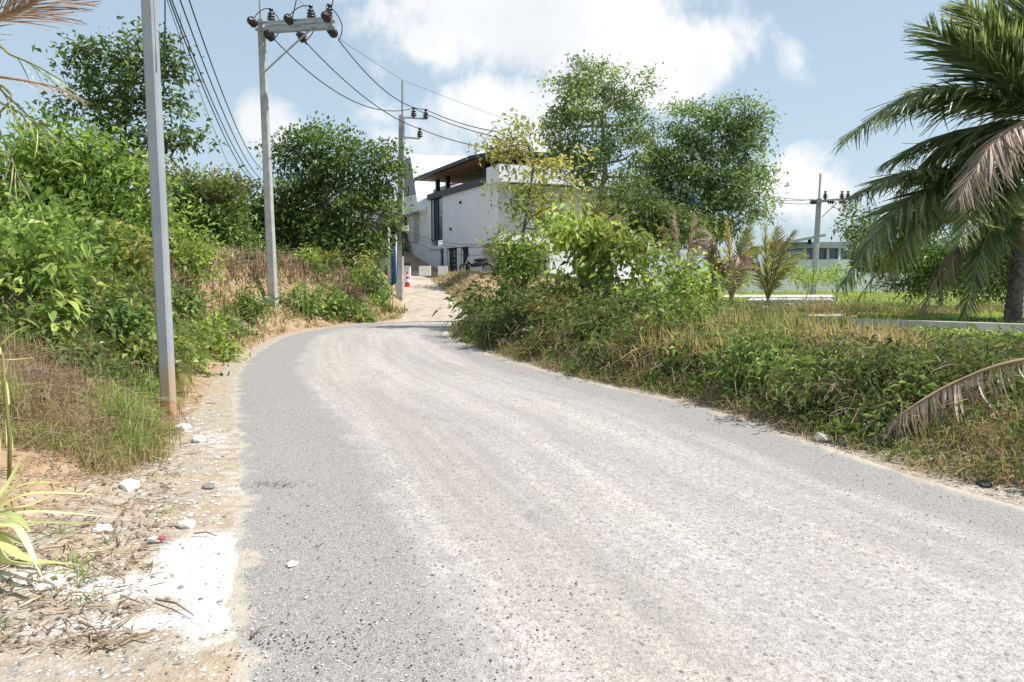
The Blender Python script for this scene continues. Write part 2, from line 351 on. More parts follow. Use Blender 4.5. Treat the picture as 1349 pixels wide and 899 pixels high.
# ------------------------------------------------------------------ noise + road path + terrain height
_tab = np.random.default_rng(3).random((256, 256))
def vnoise(x, y):
    xi = np.floor(x).astype(int); yi = np.floor(y).astype(int); fx = x - xi; fy = y - yi
    fx = fx * fx * (3 - 2 * fx); fy = fy * fy * (3 - 2 * fy)
    g = lambda a, b: _tab[a % 256, b % 256]
    return (g(xi, yi) * (1 - fx) + g(xi + 1, yi) * fx) * (1 - fy) + (g(xi, yi + 1) * (1 - fx) + g(xi + 1, yi + 1) * fx) * fy
def fbm(x, y, o=4):
    s = 0; a = .5; t_ = 0
    for i in range(o): s = s + a * vnoise(x + 17.3 * i, y + 9.1 * i); t_ += a; a *= .5; x = x * 2.03; y = y * 2.03
    return s / t_
def sstep(a, b, x): t_ = np.clip((x - a) / (b - a), 0, 1); return t_ * t_ * (3 - 2 * t_)
ROAD = np.array([(9, -14, 2.6), (5.6, -6, 2.6), (3.3, -.8, 2.62), (1.6, 2.9, 2.62), (.75, 5.1, 2.58), (-.15, 7.8, 2.68), (-1.08, 9.75, 2.53), (-2.35, 13, 2.38), (-3.25, 16.4, 2.2), (-3.75, 19.5, 2.05),
                 (-3.35, 21.9, 1.9), (-2.2, 23.5, 1.75), (-.2, 24.6, 1.7), (4, 25.6, 1.8), (10, 27.5, 1.9), (20, 32, 2), (40, 42, 2), (80, 70, 2)])
def catmull(P, n):
    out = []
    for i in range(len(P) - 1):
        p0 = P[max(i - 1, 0)]; p1 = P[i]; p2 = P[i + 1]; p3 = P[min(i + 2, len(P) - 1)]
        for k in range(n):
            t_ = k / n; out.append(.5 * ((2 * p1) + (-p0 + p2) * t_ + (2 * p0 - 5 * p1 + 4 * p2 - p3) * t_ ** 2 + (-p0 + 3 * p1 - 3 * p2 + p3) * t_ ** 3))
    out.append(P[-1]); return np.array(out)
RC = catmull(ROAD, 5)
def pathdist(x, y, RCp):
    sh = x.shape; x = x.ravel(); y = y.ravel(); best = np.full(x.shape, 1e9); sg = np.zeros(x.shape); hw = np.zeros(x.shape)
    for i in range(len(RCp) - 1):
        a = RCp[i]; b = RCp[i + 1]; d = b[:2] - a[:2]; l2 = d @ d
        t_ = np.clip(((x - a[0]) * d[0] + (y - a[1]) * d[1]) / l2, 0, 1)
        dx = x - a[0] - t_ * d[0]; dy = y - a[1] - t_ * d[1]; q = dx * dx + dy * dy; k = q < best
        best[k] = q[k]; sg[k] = np.sign(d[0] * dy[k] - d[1] * dx[k]); hw[k] = (a[2] + t_ * (b[2] - a[2]))[k]
    return (np.sqrt(best) - hw).reshape(sh), sg.reshape(sh)
DRV = catmull(np.array([(-2.3, 24.2, 1.5), (-2.75, 26.5, 1.05), (-3.15, 29, 1.0), (-3.9, 33, .95), (-4.9, 37, .95), (-6.3, 44, 1.1)]), 4)
def height(x, y):
    x = np.asarray(x, float); y = np.asarray(y, float)
    s, sg = pathdist(x, y, RC); ds, dsg = pathdist(x, y, DRV)
    n1 = fbm(x * .55, y * .55); n2 = fbm(x * 2.3 + 5, y * 2.3)
    A = np.interp(y, [-5, 4.2, 7, 10, 16, 22, 40], [.1, .25, .75, 1.35, 1.9, 1.9, 2.2]); 
    steep = sstep(11, 14, y) * sstep(-10.5, -8, x); n3 = fbm(x * 3.1, y * 3.1 + 7, 3)
    hl = A * (sstep(.3, 2.8, s) * (1 - steep) + steep * (.35 * sstep(.3, 1.6, s) + .65 * sstep(1.5 + (n3 - .5) * .5, 2.3, s))) * (.75 + .5 * n1) + sstep(3, 25, s) * .8
    # outer side of the bend: bank by the drive, then the plateau of the house, sinking to the right
    To = np.interp(x, [-20, 1.5, 9, 16], [1.9, 1.5, .35, .30]); ho = To * sstep(.3, 7.5, s) 
    wl = sstep(20, 25, y) * sstep(-8, -4, x)
    hl = hl * (1 - wl) + ho * wl
    hr = .38 * sstep(.1, 1.3, s) * (.8 + .4 * n1)
    h = np.where(sg > 0, hl, hr)
    h = h + (n2 - .5) * .22 * sstep(.2, 1.5, s) + (n2 - .5) * .03 * sstep(0, .3, s)
    hd = np.interp(y, [24, 28, 37, 45], [0, .25, 1.15, 1.72])
    h = hd + (h - hd) * sstep(0, 1.6, ds) if np.ndim(x) == 0 else np.where(y > 23.8, hd + (h - hd) * sstep(0, 1.3, ds), h)
    h = np.where(ds < 0, h - .03, h)
    h = h * (1 - sstep(120, 400, np.hypot(x, y)) * .7)
    return np.where(s < 0, -.045 + sstep(-.35, 0, s) * .045 + (n2 - .5) * .035 * sstep(-.4, 0, s), h), s, sg, ds
def hz_(x, y): return float(height(np.array([x]), np.array([y]))[0][0])
def G(x, y): return np.array([x, y, hz_(x, y)])

def axis_pts(segs, lo, hi, g=1.18):
    a = [segs[0][0]]
    for s0, s1, st in segs:
        k = max(1, int(round((s1 - s0) / st))); a += list(np.linspace(s0, s1, k + 1)[1:])
    st = segs[-1][2]; v = a[-1]
    while v < hi: st *= g; v += st; a.append(v)
    st = segs[0][2]; v = a[0]; pre = []
    while v > lo: st *= g; v -= st; pre.append(v)
    return np.array(pre[::-1] + a)
gx = axis_pts([(-14, -6, .2), (-6, 5, .085), (5, 16, .18)], -900, 900); gy = axis_pts([(1.5, 10, .075), (10, 26, .14), (26, 48, .35)], -40, 1500)
X, Y = np.meshgrid(gx, gy); H, S_, SG, DS = height(X, Y)
nx, ny = len(gx), len(gy)
i = np.arange(ny - 1)[:, None] * nx + np.arange(nx - 1)[None]
mb = MB(); mb.add(np.stack([X, Y, H], -1).reshape(-1, 3), None, np.stack([i, i + 1, i + nx + 1, i + nx], -1).reshape(-1, 4))
ground = mb.build('ground', 'ground_soil', smooth=True); tag(ground, 'orange soil and pale sandy verge on both sides of the road', kind='structure')
sandm = np.clip(1.15 - S_ / np.where(SG > 0, np.interp(Y, [3, 6, 9, 14], [2.4, 1.1, .5, .3]), .45), 0, 1)
sandm = np.maximum(sandm, np.clip(1 - DS / .3, 0, 1) * (Y > 24))
greenm = np.where(SG > 0, sstep(2.2, 4, S_) * sstep(14, 20, Y) * .8 + sstep(5, 9, S_) * .6, sstep(.8, 2, S_)); greenm = np.where((Y > 24) & (X > 2), .8, greenm); greenm = np.where((Y > 27) & (X < 2.5) & (X > -5), .1, greenm)
greenm = np.where((X < -4) & (Y > 32) & (X > -14), 0, greenm); greenm = np.where(np.hypot(X, Y) > 60, .9, greenm)
def wpoly(cx, cy, rx, ry, rot=0):
    c_, s_ = math.cos(rot), math.sin(rot); dx = X - cx; dy = Y - cy
    return np.clip(1.35 - np.hypot((dx * c_ + dy * s_) / rx, (-dx * s_ + dy * c_) / ry), 0, 1)
WP = [tuple((lambda d: (d[0] / -d[2] * CAMZ, d[1] / -d[2] * CAMZ))(raydir(*q))) for q in ((288, 770), (262, 730), (155, 772), (312, 640), (285, 580), (165, 822))]
whitem = np.maximum.reduce([wpoly(*WP[0], .24, .75, .36), wpoly(*WP[1], .3, .45, .3), wpoly(*WP[2], .72, .2, .05) * .92, wpoly(*WP[3], .2, .9, .42) * .42, wpoly(*WP[4], .22, .9, .5) * .42, wpoly(*WP[5], .5, .12, .1) * .8])
for nm, arr in (('sand', sandm), ('green', greenm), ('white', whitem)):
    a = ground.data.attributes.new(nm, 'FLOAT', 'POINT'); a.data.foreach_set('value', arr.ravel().astype(np.float32))

def strip(name, path, mat, label, zf, across=28, ext=.28):
    P = path[:, :2]; T = norm(np.gradient(P, axis=0)); Nn = np.stack([T[:, 1], -T[:, 0]], 1)
    L = np.concatenate([[0], np.cumsum(np.linalg.norm(np.diff(P, axis=0), axis=1))])
    f = np.linspace(0, 1, across + 1); hw = path[:, 2:3]
    off = -(hw + ext) + f[None] * 2 * (hw + ext)                        # from left edge to right
    Q = P[:, None] + Nn[:, None] * off[..., None]
    Uv = (off + hw) / (2 * hw)
    edge = np.minimum(off + hw, hw - off)
    z = zf(Q[..., 0], Q[..., 1]) + np.where(edge < 0, edge * .22, 0) + .012 * (1 - (off / hw) ** 2)
    k = len(P); mb = MB(); i = np.arange(k - 1)[:, None] * (across + 1) + np.arange(across)[None]
    mb.add(np.dstack([Q, z]).reshape(-1, 3), None, np.stack([i, i + 1, i + across + 2, i + across + 1], -1).reshape(-1, 4))
    o = mb.build(name, mat, smooth=True); tag(o, label, kind='structure')
    uvl = o.data.uv_layers.new(name='UVMap'); li = np.empty(len(o.data.loops), np.int32); o.data.loops.foreach_get('vertex_index', li)
    uvv = np.dstack([Uv, np.broadcast_to(L[:, None], Uv.shape)]).reshape(-1, 2)[li]; uvl.data.foreach_set('uv', uvv.ravel().astype(np.float32)); return o
RC2 = catmull(ROAD, 14)
strip('road', RC2, 'road_gravel_asphalt', 'dusty grey chip-seal road curving away to the right', lambda x, y: 0 * x + .004 + (fbm(x * 1.1, y * 1.1) - .5) * .02)
plain('drive_concrete', (.40, .34, .28), .9, .2, 3, dirt=(.36, .23, .13), bump=.5, bscale=25)
strip('driveway', catmull(DRV[::4], 6), 'drive_concrete', 'pale sandy concrete drive climbing to the white house', lambda x, y: np.interp(y, [24, 28, 37, 45], [0, .25, 1.15, 1.72]) + .012, 8, .1)

# ------------------------------------------------------------------ poles and cables
def oct_prism(mb, p0, p1, w0, w1, ch=.15):
    p0 = np.array(p0); p1 = np.array(p1)
    def ring(c, w_): a = w_ / 2; b = a * (1 - 2 * ch); return [c + np.array(q + (0,)) for q in [(-a, -b), (-b, -a), (b, -a), (a, -b), (a, b), (b, a), (-b, a), (-a, b)]]
    zs = 6; rings = []
    for k in range(zs + 1): f = k / zs; rings += ring(p0 + (p1 - p0) * f, w0 + (w1 - w0) * f)
    F = [[r * 8 + j, r * 8 + (j + 1) % 8, (r + 1) * 8 + (j + 1) % 8, (r + 1) * 8 + j] for r in range(zs) for j in range(8)]
    n0 = zs * 8; mb.add(rings, [[n0, n0 + j, n0 + j + 1] for j in range(1, 7)], F); return mb
INS = [(0, 0), (.035, 0), (.035, .03), (.09, .04), (.09, .06), (.04, .08), (.085, .1), (.085, .12), (.035, .14), (.07, .16), (.07, .18), (.03, .2), (.03, .24), (.05, .25), (.05, .28), (0, .29)]
STR = [(0, 0), (.02, .0), (.02, .05), (.1, .06), (.1, .09), (.03, .12), (.1, .14), (.1, .17), (.03, .2), (.1, .22), (.1, .25), (.03, .28), (.02, .36), (0, .36)]
def insulator(c, axis, parent, prof=INS, s=1.): 
    return MB().lathe([(r * s, z * s) for r, z in prof], c, axis, 12).build('insulator', 'insulator_brown', parent, True)
# near pole
pb = at(223, 556, 7.8); pb[2] = hz_(pb[0], pb[1]) - .1
t1 = empty('utility_pole', pb, 'smooth grey square pole nearest the camera with a soil-stained foot', 'utility pole')
top = np.array([pb[0] - .05, pb[1], 9.6])
oct_prism(MB(), pb + [0, 0, .30], top, .130, .118).build('shaft', 'pole_metalpaint', t1)
oct_prism(MB(), pb - [0, 0, .3], pb + [0, 0, .301], .134, .133).build('pole_foot', 'rust_soil_stain', t1)
for zz in (4.6, 5.5, 6.4): MB().box([top[0] + .02, top[1], zz], (.19, .19, .04)).build('strap', 'galvanised', t1)
MB().tube([at(216, 76, 7.75), at(217, 66, 7.75), at(217.5, 30, 7.75), at(217, -60, 7.75), at(210, -160, 7.8)], [.014, .012, .007, .007, .007], 6).build('cable_end', 'cable_black', t1)
# pole with double arm
b2 = at(361, 432, 21.6); b2[2] = hz_(b2[0], b2[1]) - .2
t2 = empty('utility_pole', b2, 'concrete pole with a long double crossarm and nine dark insulators', 'utility pole')
tp2 = at(344, 32, 21.5)
oct_prism(MB(), b2, tp2 + [0, 0, .12], .25, .17, .12).build('shaft', 'pole_concrete', t2)
MB().tube([tp2 + [0, 0, .0], at(340.5, -70, 21.5)], .045, 8).build('top_mast', 'galvanised', t2)
ar0 = at(339, 36, 21.5); ar1 = at(440, 29.5, 20.5); adir = norm(ar1 - ar0)
for k, dz in enumerate((-.11, .06)):
    for dy in (-.14, .14):
        q0 = ar0 + [0, dy, dz]; q1 = ar1 + [0, dy, dz]; M = np.array(Vector(adir).to_track_quat('X', 'Z').to_matrix())
        MB().box((q0 + q1) / 2, (np.linalg.norm(q1 - q0), .05, .07), M).build('crossarm', 'galvanised', t2)
MB().tube([at(348.5, 95, 21.4), at(372, 73, 21.1), at(415, 34, 20.9)], .028, 6).build('brace', 'galvanised', t2)
for f, px in ((.19, 360), (.71, 413), (.93, 434)):
    c = ar0 + (ar1 - ar0) * f + [0, 0, .12]; insulator(c, (.12 if f > .8 else 0, 0, 1), t2, INS, 1.25)
for f in (0., .48, .95):
    c = ar0 + (ar1 - ar0) * f + [0, -.2, 0]; insulator(c, (-.05, -1, .1), t2, STR, 1.15)
cab_start = []
for f, (ex, ey) in ((.08, (361, 52)), (.52, (402, 55)), (.93, (446, 53))):
    c = ar0 + (ar1 - ar0) * f + [0, .16, -.1]; e = at(ex, ey, 21.4); insulator(c, e - c, t2, STR, 1.25); cab_start.append(e)
# pole by the drive
b3 = at(527, 412, 30); b3[2] = hz_(b3[0], b3[1]) - .2
t3 = empty('utility_pole', b3, 'weathered concrete pole at the mouth of the drive with stepped brackets', 'utility pole')
tp3 = at(529, 152, 30)
oct_prism(MB(), b3, tp3, .27, .19, .12).build('shaft', 'pole_concrete', t3)
MB().tube([tp3 + [.02, 0, -.4], at(530.5, 106, 30)], .05, 8).build('top_mast', 'galvanised', t3)
def bar(a, b, r=.04, name='bracket_bar', mat='galvanised', par=None, s=4): return MB().tube([a, b], r, s).build(name, mat, par)
bar(at(530, 155, 29.8), at(563, 157, 29.8), par=t3); bar(at(531, 181, 29.8), at(553, 183, 29.8), par=t3); bar(at(532, 154, 29.75), at(532, 182, 29.75), par=t3)
ins3 = [at(545, 155, 29.8), at(561, 157, 29.8), at(553, 182, 29.8)]
for c in ins3: insulator(c, (0, 0, 1), t3, INS, 1.35)
for (px, py, sx, sz, mt) in ((519, 301, .22, .5, 'dark_metal'), (517, 318, .2, .4, 'dark_metal'), (533.5, 289, .2, .35, 'dark_metal'), (534, 301, .24, .22, 'white_paint'), (518, 309, .24, .16, 'white_paint')):
    MB().box(at(px, py, 29.75), (sx, .2, sz)).build('junction_box', mt, t3)
MB().tube([at(532, 300, 29.7), at(531, 320, 29.7), at(531.5, 338, 29.7)], .05, 6).build('cable_duct', 'cable_black', t3)
# far pole right
b4 = at(1072, 372, 44); b4[2] = hz_(b4[0], b4[1]) - .1
t4 = empty('utility_pole', b4, 'distant pole with a crossarm beside the big palm, in front of the far house', 'utility pole')
tp4 = at(1079, 262, 44); oct_prism(MB(), b4, tp4, .3, .24).build('shaft', 'pole_concrete', t4)
MB().tube([tp4, at(1081, 229, 44)], .06, 6).build('top_mast', 'galvanised', t4)
bar(at(1073, 266, 43.8), at(1122, 262, 43.8), .07, 'crossarm', par=t4); bar(at(1083, 286, 43.8), at(1102, 268, 43.8), .035, 'brace', par=t4)
for px in (1087, 1109, 1117): insulator(at(px, 263, 43.8), (0, 0, 1), t4, INS, 1.7)
for px, sx in ((1076, -1), (1089, 1), (1104, 1)): insulator(at(px, 266, 43.7), (sx, -.3, -.1), t4, STR, 1.4)

def cable(pts, label, r=.012, sag=0, name='power_line', n=24, group=None):
    P = []
    for a, b, sg_ in zip(pts[:-1], pts[1:], sag if isinstance(sag, (list, tuple)) else [sag] * (len(pts) - 1)):
        f = np.linspace(0, 1, n)[:, None]; P.append(a + (b - a) * f - np.array([0, 0, 1.]) * sg_ * 4 * f * (1 - f))
    P = np.vstack([P[0]] + [q[1:] for q in P[1:]])
    o = MB().tube(P, r, 5).build(name, 'cable_black'); tag(o, label, 'cable', group); return o
i3 = [c + [0, 0, .36] for c in ins3]
cable([cab_start[0], i3[0], at(655, 181, 26), at(1000, 258, 42), at(1073, 262, 43.7)], 'sagging power line from the inner end of the double crossarm to the top bracket', .016, [.75, .1, 1.2, .2])
cable([cab_start[1], i3[2], at(650, 196, 27), at(1000, 262, 42), at(1089, 266, 43.7)], 'power line from the middle of the double crossarm to the lower bracket', .016, [.35, .1, 1.2, .2])
cable([cab_start[2], i3[1], at(655, 174, 26), at(1000, 255, 42), at(1104, 262, 43.7)], 'power line from the outer end of the double crossarm past the drive pole', .016, [.45, .1, 1.2, .2])
cable([at(341, -60, 21.5), at(430, 40, 25), at(530.5, 106, 30), at(700, 170, 38)], 'very thin earth wire running over the mast tops', .007, .02)
for k, (px, e) in enumerate(((391, ar0 + (ar1 - ar0) * .5), (439.5, ar0 + (ar1 - ar0) * .97))):
    cable([e + [0, -.3, 0], at(px + 1, -8, 18), at(px + 3, -160, 8)], ['line rising to the top edge from the middle of the crossarm', 'line rising to the top edge from the outer end of the crossarm'][k], .013, .02)
for k, (f0, f1, hgt) in enumerate(((.02, .19, .4), (.48, .71, .42), (.95, .93, .5))):
    a = ar0 + (ar1 - ar0) * f0 + [0, -.45, .05]; b = ar0 + (ar1 - ar0) * f1 + [0, 0, .45]; c = cab_start[k]
    f = np.linspace(0, 1, 12)[:, None]
    P = a + (b - a) * f + np.array([0, 0, 1]) * .25 * 4 * f * (1 - f) * .5
    side = np.array([.22, 0, 0]); Q = b + (c - b) * f + side * 4 * f * (1 - f)
    MB().tube(np.vstack([P, Q[1:]]), .014, 5).build('jumper_cable', 'cable_black', t2)
# low bundle from behind the camera, past the near pole, to the second pole
for k, (px, yy, dz, ex, ey, sg_, lab) in enumerate(((221, 9, 0, 340, 247, .42, 'lowest and leftmost line of the bundle sweeping down to the crossarm pole'),
        (224, 9.2, 0, 343, 243, .40, 'second line of the bundle, close beside the lowest one'),
        (235, 9, 0, 344, 236, .36, 'third line of the bundle, left of the uppermost'), (247, 9, 0, 345, 223, .36, 'uppermost and rightmost line of the sweeping bundle'),
        (218, 9.6, 0, 318, 252, .2, 'thin slack wire on the left of the sweeping bundle'))):
    e = at(ex, ey, 21.5); s0 = at(px, -6, yy); pre = s0 + (s0 - e) * .55
    cable([pre, s0, e], lab, .009 if k < 4 else .005, [.1, sg_])
cable([at(238, 20, 12), at(238, 210, 12.1)], 'thin wire hanging almost straight down right of the near pole', .004, 0)
for k, (y0, y1) in enumerate(((303, 318), (307, 322), (314, 333))):
    cable([at(530, y0, 29.8), at(660, y1, 37), at(900, y1 + 16, 46)], ['upper low cable crossing the white house wall', 'middle low cable crossing the white house wall', 'lowest cable crossing the white house wall'][k], .011, [.35, .3])

# ------------------------------------------------------------------ white house
A0 = np.array([-.72, 40.]); da = norm(np.array([-.4149, .9099])); db = np.array([da[1], -da[0]])
def Bp(a, b, z): q = A0 + da * a + db * b; return np.array([q[0], q[1], z])
BM = np.array([[da[0], db[0], 0], [da[1], db[1], 0], [0, 0, 1]])
def bb(mb, a0, a1, b0, b1, z0, z1): return mb.box(Bp((a0 + a1) / 2, (b0 + b1) / 2, (z0 + z1) / 2), (abs(a1 - a0), abs(b1 - b0), abs(z1 - z0)), BM)
hs = empty('house', Bp(5, 3, 1.6), 'modern white house with a dark-edged flat roof, wood soffit and sloping white wing', 'house')
m_ = MB(); bb(m_, 0, 9.1, 0, .3, 3.4, 6.5); bb(m_, 0, .3, .3, 9, 3.4, 6.36); bb(m_, 9.1, 12.3, 1.2, 1.5, 3.4, 6.5); bb(m_, 8.8, 9.1, .3, 1.5, 3.4, 6.5); m_.build('upper_wall', 'white_render', hs)
m_ = MB(); bb(m_, 0, 12.4, -.02, 9, 3.18, 3.4); m_.build('floor_slab', 'white_render', hs)
for (a0, a1) in ((8.33, 9.0), (5.83, 6.5)): m_ = MB(); bb(m_, a0, a1, .02, .14, 1.3, 3.18); m_.build('column', 'white_render', hs)
m_ = MB(); bb(m_, 2.4, 4.6, .05, .2, 1.3, 3.18); bb(m_, 2.6, 2.8, .2, 4.5, 1.3, 3.18); m_.build('porch_wall', 'white_render', hs)
m_ = MB(); bb(m_, 9.8, 12.3, .06, .25, 1.3, 3.18); m_.build('side_wall', 'white_render', hs)
m_ = MB(); bb(m_, 0, 12.2, 4.5, 4.7, 1.5, 3.18); m_.build('back_wall', 'grey_render', hs)
m_ = MB(); bb(m_, -.2, .3, 3, 9, 1.3, 3.18); m_.build('end_wall', 'white_render', hs)
m_ = MB(); bb(m_, -1, 13, -.3, 9, 1.0, 1.3); m_.build('plinth', 'concrete_slab', hs)
for (a0, a1) in ((6.5, 8.33), (4.6, 5.83), (9.0, 9.8)):
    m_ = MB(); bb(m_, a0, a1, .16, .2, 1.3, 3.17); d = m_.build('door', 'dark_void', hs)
    if a1 - a0 > 1: m_ = MB(); bb(m_, (a0 + a1) / 2 - .03, (a0 + a1) / 2 + .03, .13, .16, 1.3, 3.15); m_.build('door_stile', 'dark_metal', d)
    if a0 == 6.5:
        for kk in range(5): m_ = MB(); bb(m_, 7.1, 7.3, .11, .16, 1.75 + kk * .28, 1.9 + kk * .28); m_.build('door_handle', 'galvanised', d)
# tall corner window
wf = MB(); bb(wf, 9.14, 9.2, .0, .1, 3.75, 6.5); bb(wf, 11.3, 11.4, .0, .1, 3.75, 6.5); bb(wf, 9.2, 11.3, 0, .1, 3.75, 3.83); bb(wf, 9.95, 10.03, 0, .1, 3.83, 6.5); bb(wf, 10.75, 10.83, 0, .1, 3.83, 6.5); wf = wf.build('window', 'dark_metal', hs)
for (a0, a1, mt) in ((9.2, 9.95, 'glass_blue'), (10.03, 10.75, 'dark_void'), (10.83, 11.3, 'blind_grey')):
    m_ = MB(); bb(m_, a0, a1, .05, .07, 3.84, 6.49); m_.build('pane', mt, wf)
m_ = MB(); bb(m_, 11.4, 12.3, 0, .3, 3.4, 6.5); m_.build('corner_pier', 'white_render', hs)
m_ = MB(); bb(m_, .85, 11.7, -.18, .35, 6.5, 6.86); m_.build('dark_beam', 'dark_metal', hs)
m_ = MB(); bb(m_, -.9, .84, -.35, .6, 6.37, 7.25); bb(m_, -.9, -.7, .6, 7, 6.37, 7.25); m_.build('parapet', 'white_render', hs)
m_ = MB(); bb(m_, -.7, 12.2, .35, 9, 6.42, 6.6); m_.build('terrace_floor', 'grey_render', hs)
# roof: dark fascia, white top, wood soffit boards
ro = [Bp(12.6, -.8, 0), Bp(2.2, -.8, 0), Bp(.2, -.2, 0), Bp(-.6, 1.5, 0), Bp(-.6, 5.2, 0), Bp(12.6, 5.2, 0)]
def ring(poly, z): return [np.array([q[0], q[1], z]) for q in poly]
MB().prism(ring(ro, 7.86), (0, 0, .2)).build('roof', 'dark_metal', hs)
cen = sum(ro) / len(ro); MB().prism(ring([cen + (q - cen) * .97 for q in ro], 8.06), (0, 0, .04)).build('roof_top', 'white_roof', hs)
k = 0
for b0 in np.arange(-.5, 5.4, .62):
    m_ = MB(); bb(m_, 1.2 if b0 < 0 else .1, 12.2, b0, b0 + .59, 7.82, 7.855); m_.build('plank', 'soffit_wood', hs)
for a in (11.2, 9.2): m_ = MB(); bb(m_, a - .12, a + .12, .3, .55, 6.86, 7.82); m_.build('roof_post', 'dark_metal', hs)
m_ = MB(); bb(m_, 3.0, 3.3, .5, .8, 6.86, 7.82); m_.build('roof_post', 'dark_metal', hs)
m_ = MB(); bb(m_, .2, 7, 3.6, 3.8, 6.6, 7.8); m_.build('penthouse_wall', 'soffit_wood', hs)
wf = MB(); bb(wf, .5, 3.0, .8, .86, 6.88, 6.95); bb(wf, .5, 3, .8, .86, 7.65, 7.74)
for a in (.5, 1.1, 1.7, 2.3, 2.9): bb(wf, a, a + .06, .8, .86, 6.95, 7.65)
wf = wf.build('terrace_window', 'galvanised', hs); m_ = MB(); bb(m_, .56, 2.95, .82, .84, 6.96, 7.64); m_.build('pane', 'glass_dark', wf)
for px, py in ((607, 267), (594, 302)): q = onplane(px, py, Bp(0, -.02, 4), [-db[0], -db[1], 0]); MB().lathe([(0, 0), (.09, 0), (.09, .08), (0, .1)], q, (-db[0], -db[1], 0), 8).build('wall_lamp', 'dark_metal', hs)
# left wing
wp = Bp(12.4, .4, 0); wn = np.array([-db[0], -db[1], 0])
def wpolyg(pix, off, thick, name, mat, n_=wn, p_=wp):
    P = [onplane(px, py, np.array([p_[0], p_[1], p_[2]]) + np.array(n_) * off, n_) for px, py in pix]
    return MB().prism(P, -np.array(n_) * thick).build(name, mat, hs)
wpolyg([(524, 380), (524, 284), (552, 276.5), (570, 272), (570, 375)], 0, .4, 'wing_wall', 'white_render')
wpolyg([(524, 286), (524, 214), (540, 207), (556, 222), (572, 250), (570, 276)], -.9, 3, 'gable_wall', 'grey_render')
wpolyg([(526, 262), (526, 286), (552, 277), (548, 256)], .5, .35, 'balcony_wall', 'white_render')
for k in range(4): 
    a = onplane(526, 250 + k * 5, wp + wn * .4, wn); b = onplane(538, 247 + k * 5.3, wp + wn * .4, wn); bar(a, b, .03, 'railing_bar', 'dark_metal', hs)
bar(onplane(538, 246, wp + wn * .4, wn), onplane(538.5, 266, wp + wn * .4, wn), .04, 'railing_post', 'dark_metal', hs)
for pix, mt in (([(545, 321), (545, 279), (552, 277), (552, 320)], 'blind_grey'), ([(532, 321), (532, 283), (536.5, 281.5), (536.5, 320)], 'glass_dark')):
    wpolyg(pix, .03, .06, 'window', mt)
rn = norm(np.array([-.2, -.70, .69])); rp = at(552, 276, 51.2)
def rpoly(pix, off, thick, name, mat): P = [onplane(px, py, rp + rn * off, rn) for px, py in pix]; return MB().prism(P, -rn * thick).build(name, mat, hs)
rpoly([(540, 204), (551.5, 277), (561, 276), (563, 264), (571, 250), (640, 225), (640, 207)], 0, .25, 'white_slope_roof', 'white_roof')
for k in range(1, 9):
    y_ = 204 + k * 6.0; xl = 540 + (y_ - 204) * .158
    P = [onplane(px, py, rp + rn * .0, rn) for px, py in ((xl, y_), (640 - 7 * k, y_ + 1.0))]; MB().tube(P, .009, 4).build('roof_seam', 'white_render', hs)
rpoly([(618, 209), (628, 202), (634, 199), (650, 207)], -1.5, .3, 'roof_cap', 'white_roof')
# far continuation of the house behind the trees
h2 = empty('house', at(760, 360, 46), 'white walled block with brown roof edge behind the tallest tree', 'house')
z0 = 1.0
def bx(px0, px1, zt, zb, Y0, dep): a = at(px0, 350, Y0); b = at(px1, 350, Y0); return MB().box([(a[0] + b[0]) / 2, Y0 + dep / 2, (zt + zb) / 2], (b[0] - a[0], dep, zt - zb))
bx(706, 800, 6.4, .6, 47, 6).build('wall', 'white_render', h2); bx(704, 768, 8.1, 7.9, 47, 6).build('roof', 'soffit_wood', h2); bx(712, 760, 7.9, 6.4, 47.6, 5).build('upper_wall', 'white_render', h2)
bx(785, 796, 8.3, 5.6, 46.6, .4).build('chimney_panel', 'grey_render', h2)
for px in (709, 726, 743): bx(px, px + 5, 3.1, .6, 46.6, .4).build('column', 'white_render', h2)
bx(716, 724, 2.9, .8, 46.9, .15).build('window', 'glass_dark', h2); bx(731, 741, 2.9, .8, 46.9, .15).build('window', 'glass_dark', h2)
# narrow grey house left of the drive pole
h3 = empty('house', at(508, 380, 40), 'narrow grey gabled building half hidden between the dark tree and the pole', 'house')
P = [at(px, py, 40) for px, py in ((496, 410), (496, 290), (509, 272), (520, 288), (520, 410))]; MB().prism(P, (-1.5, 5, 0)).build('wall', 'grey_render', h3)
for a, b in (((494, 293), (509, 271)), ((509, 271), (523, 291))):
    P = [at(*a, 39.8), at(*b, 39.8), at(b[0], b[1] - 2.2, 39.8), at(a[0], a[1] - 2.2, 39.8)]; MB().prism(P, (-1.6, 5.4, 0)).build('roof', 'steel_roof', h3)
for x0, y0 in ((499, 300), (506, 300), (499, 325), (506, 325), (506, 350)):
    P = [at(x0, y0, 39.95), at(x0 + 4.5, y0, 39.95), at(x0 + 4.5, y0 + 14, 39.95), at(x0, y0 + 14, 39.95)]; MB().prism(P, (0, .1, 0)).build('window', 'glass_dark', h3)
# blue banner on white posts
bn = empty('banner', at(517, 415, 32), 'blue banner on pale posts left of the pole at the drive', 'banner')
P = [at(511, 320, 32.5), at(520.5, 324, 32), at(522, 372, 32), at(512, 380, 32.5)]; MB().prism(P, (.03, .04, 0)).build('banner_sheet', 'banner_blue', bn)
P = [at(513, 326, 32.3), at(515, 327, 32.25), at(516, 372, 32.25), at(514, 373, 32.3)]; MB().prism(P, (.0, -.02, 0)).build('banner_stripe', 'white_paint', bn)
for x0, x1, yt in ((510.5, 513.5, 300), (520, 523.5, 292)):
    a = at((x0 + x1) / 2, yt, 32.2); b = at((x0 + x1) / 2 + 1, 421, 32.2); MB().tube([a, b], .07, 6).build('post', 'white_paint', bn)
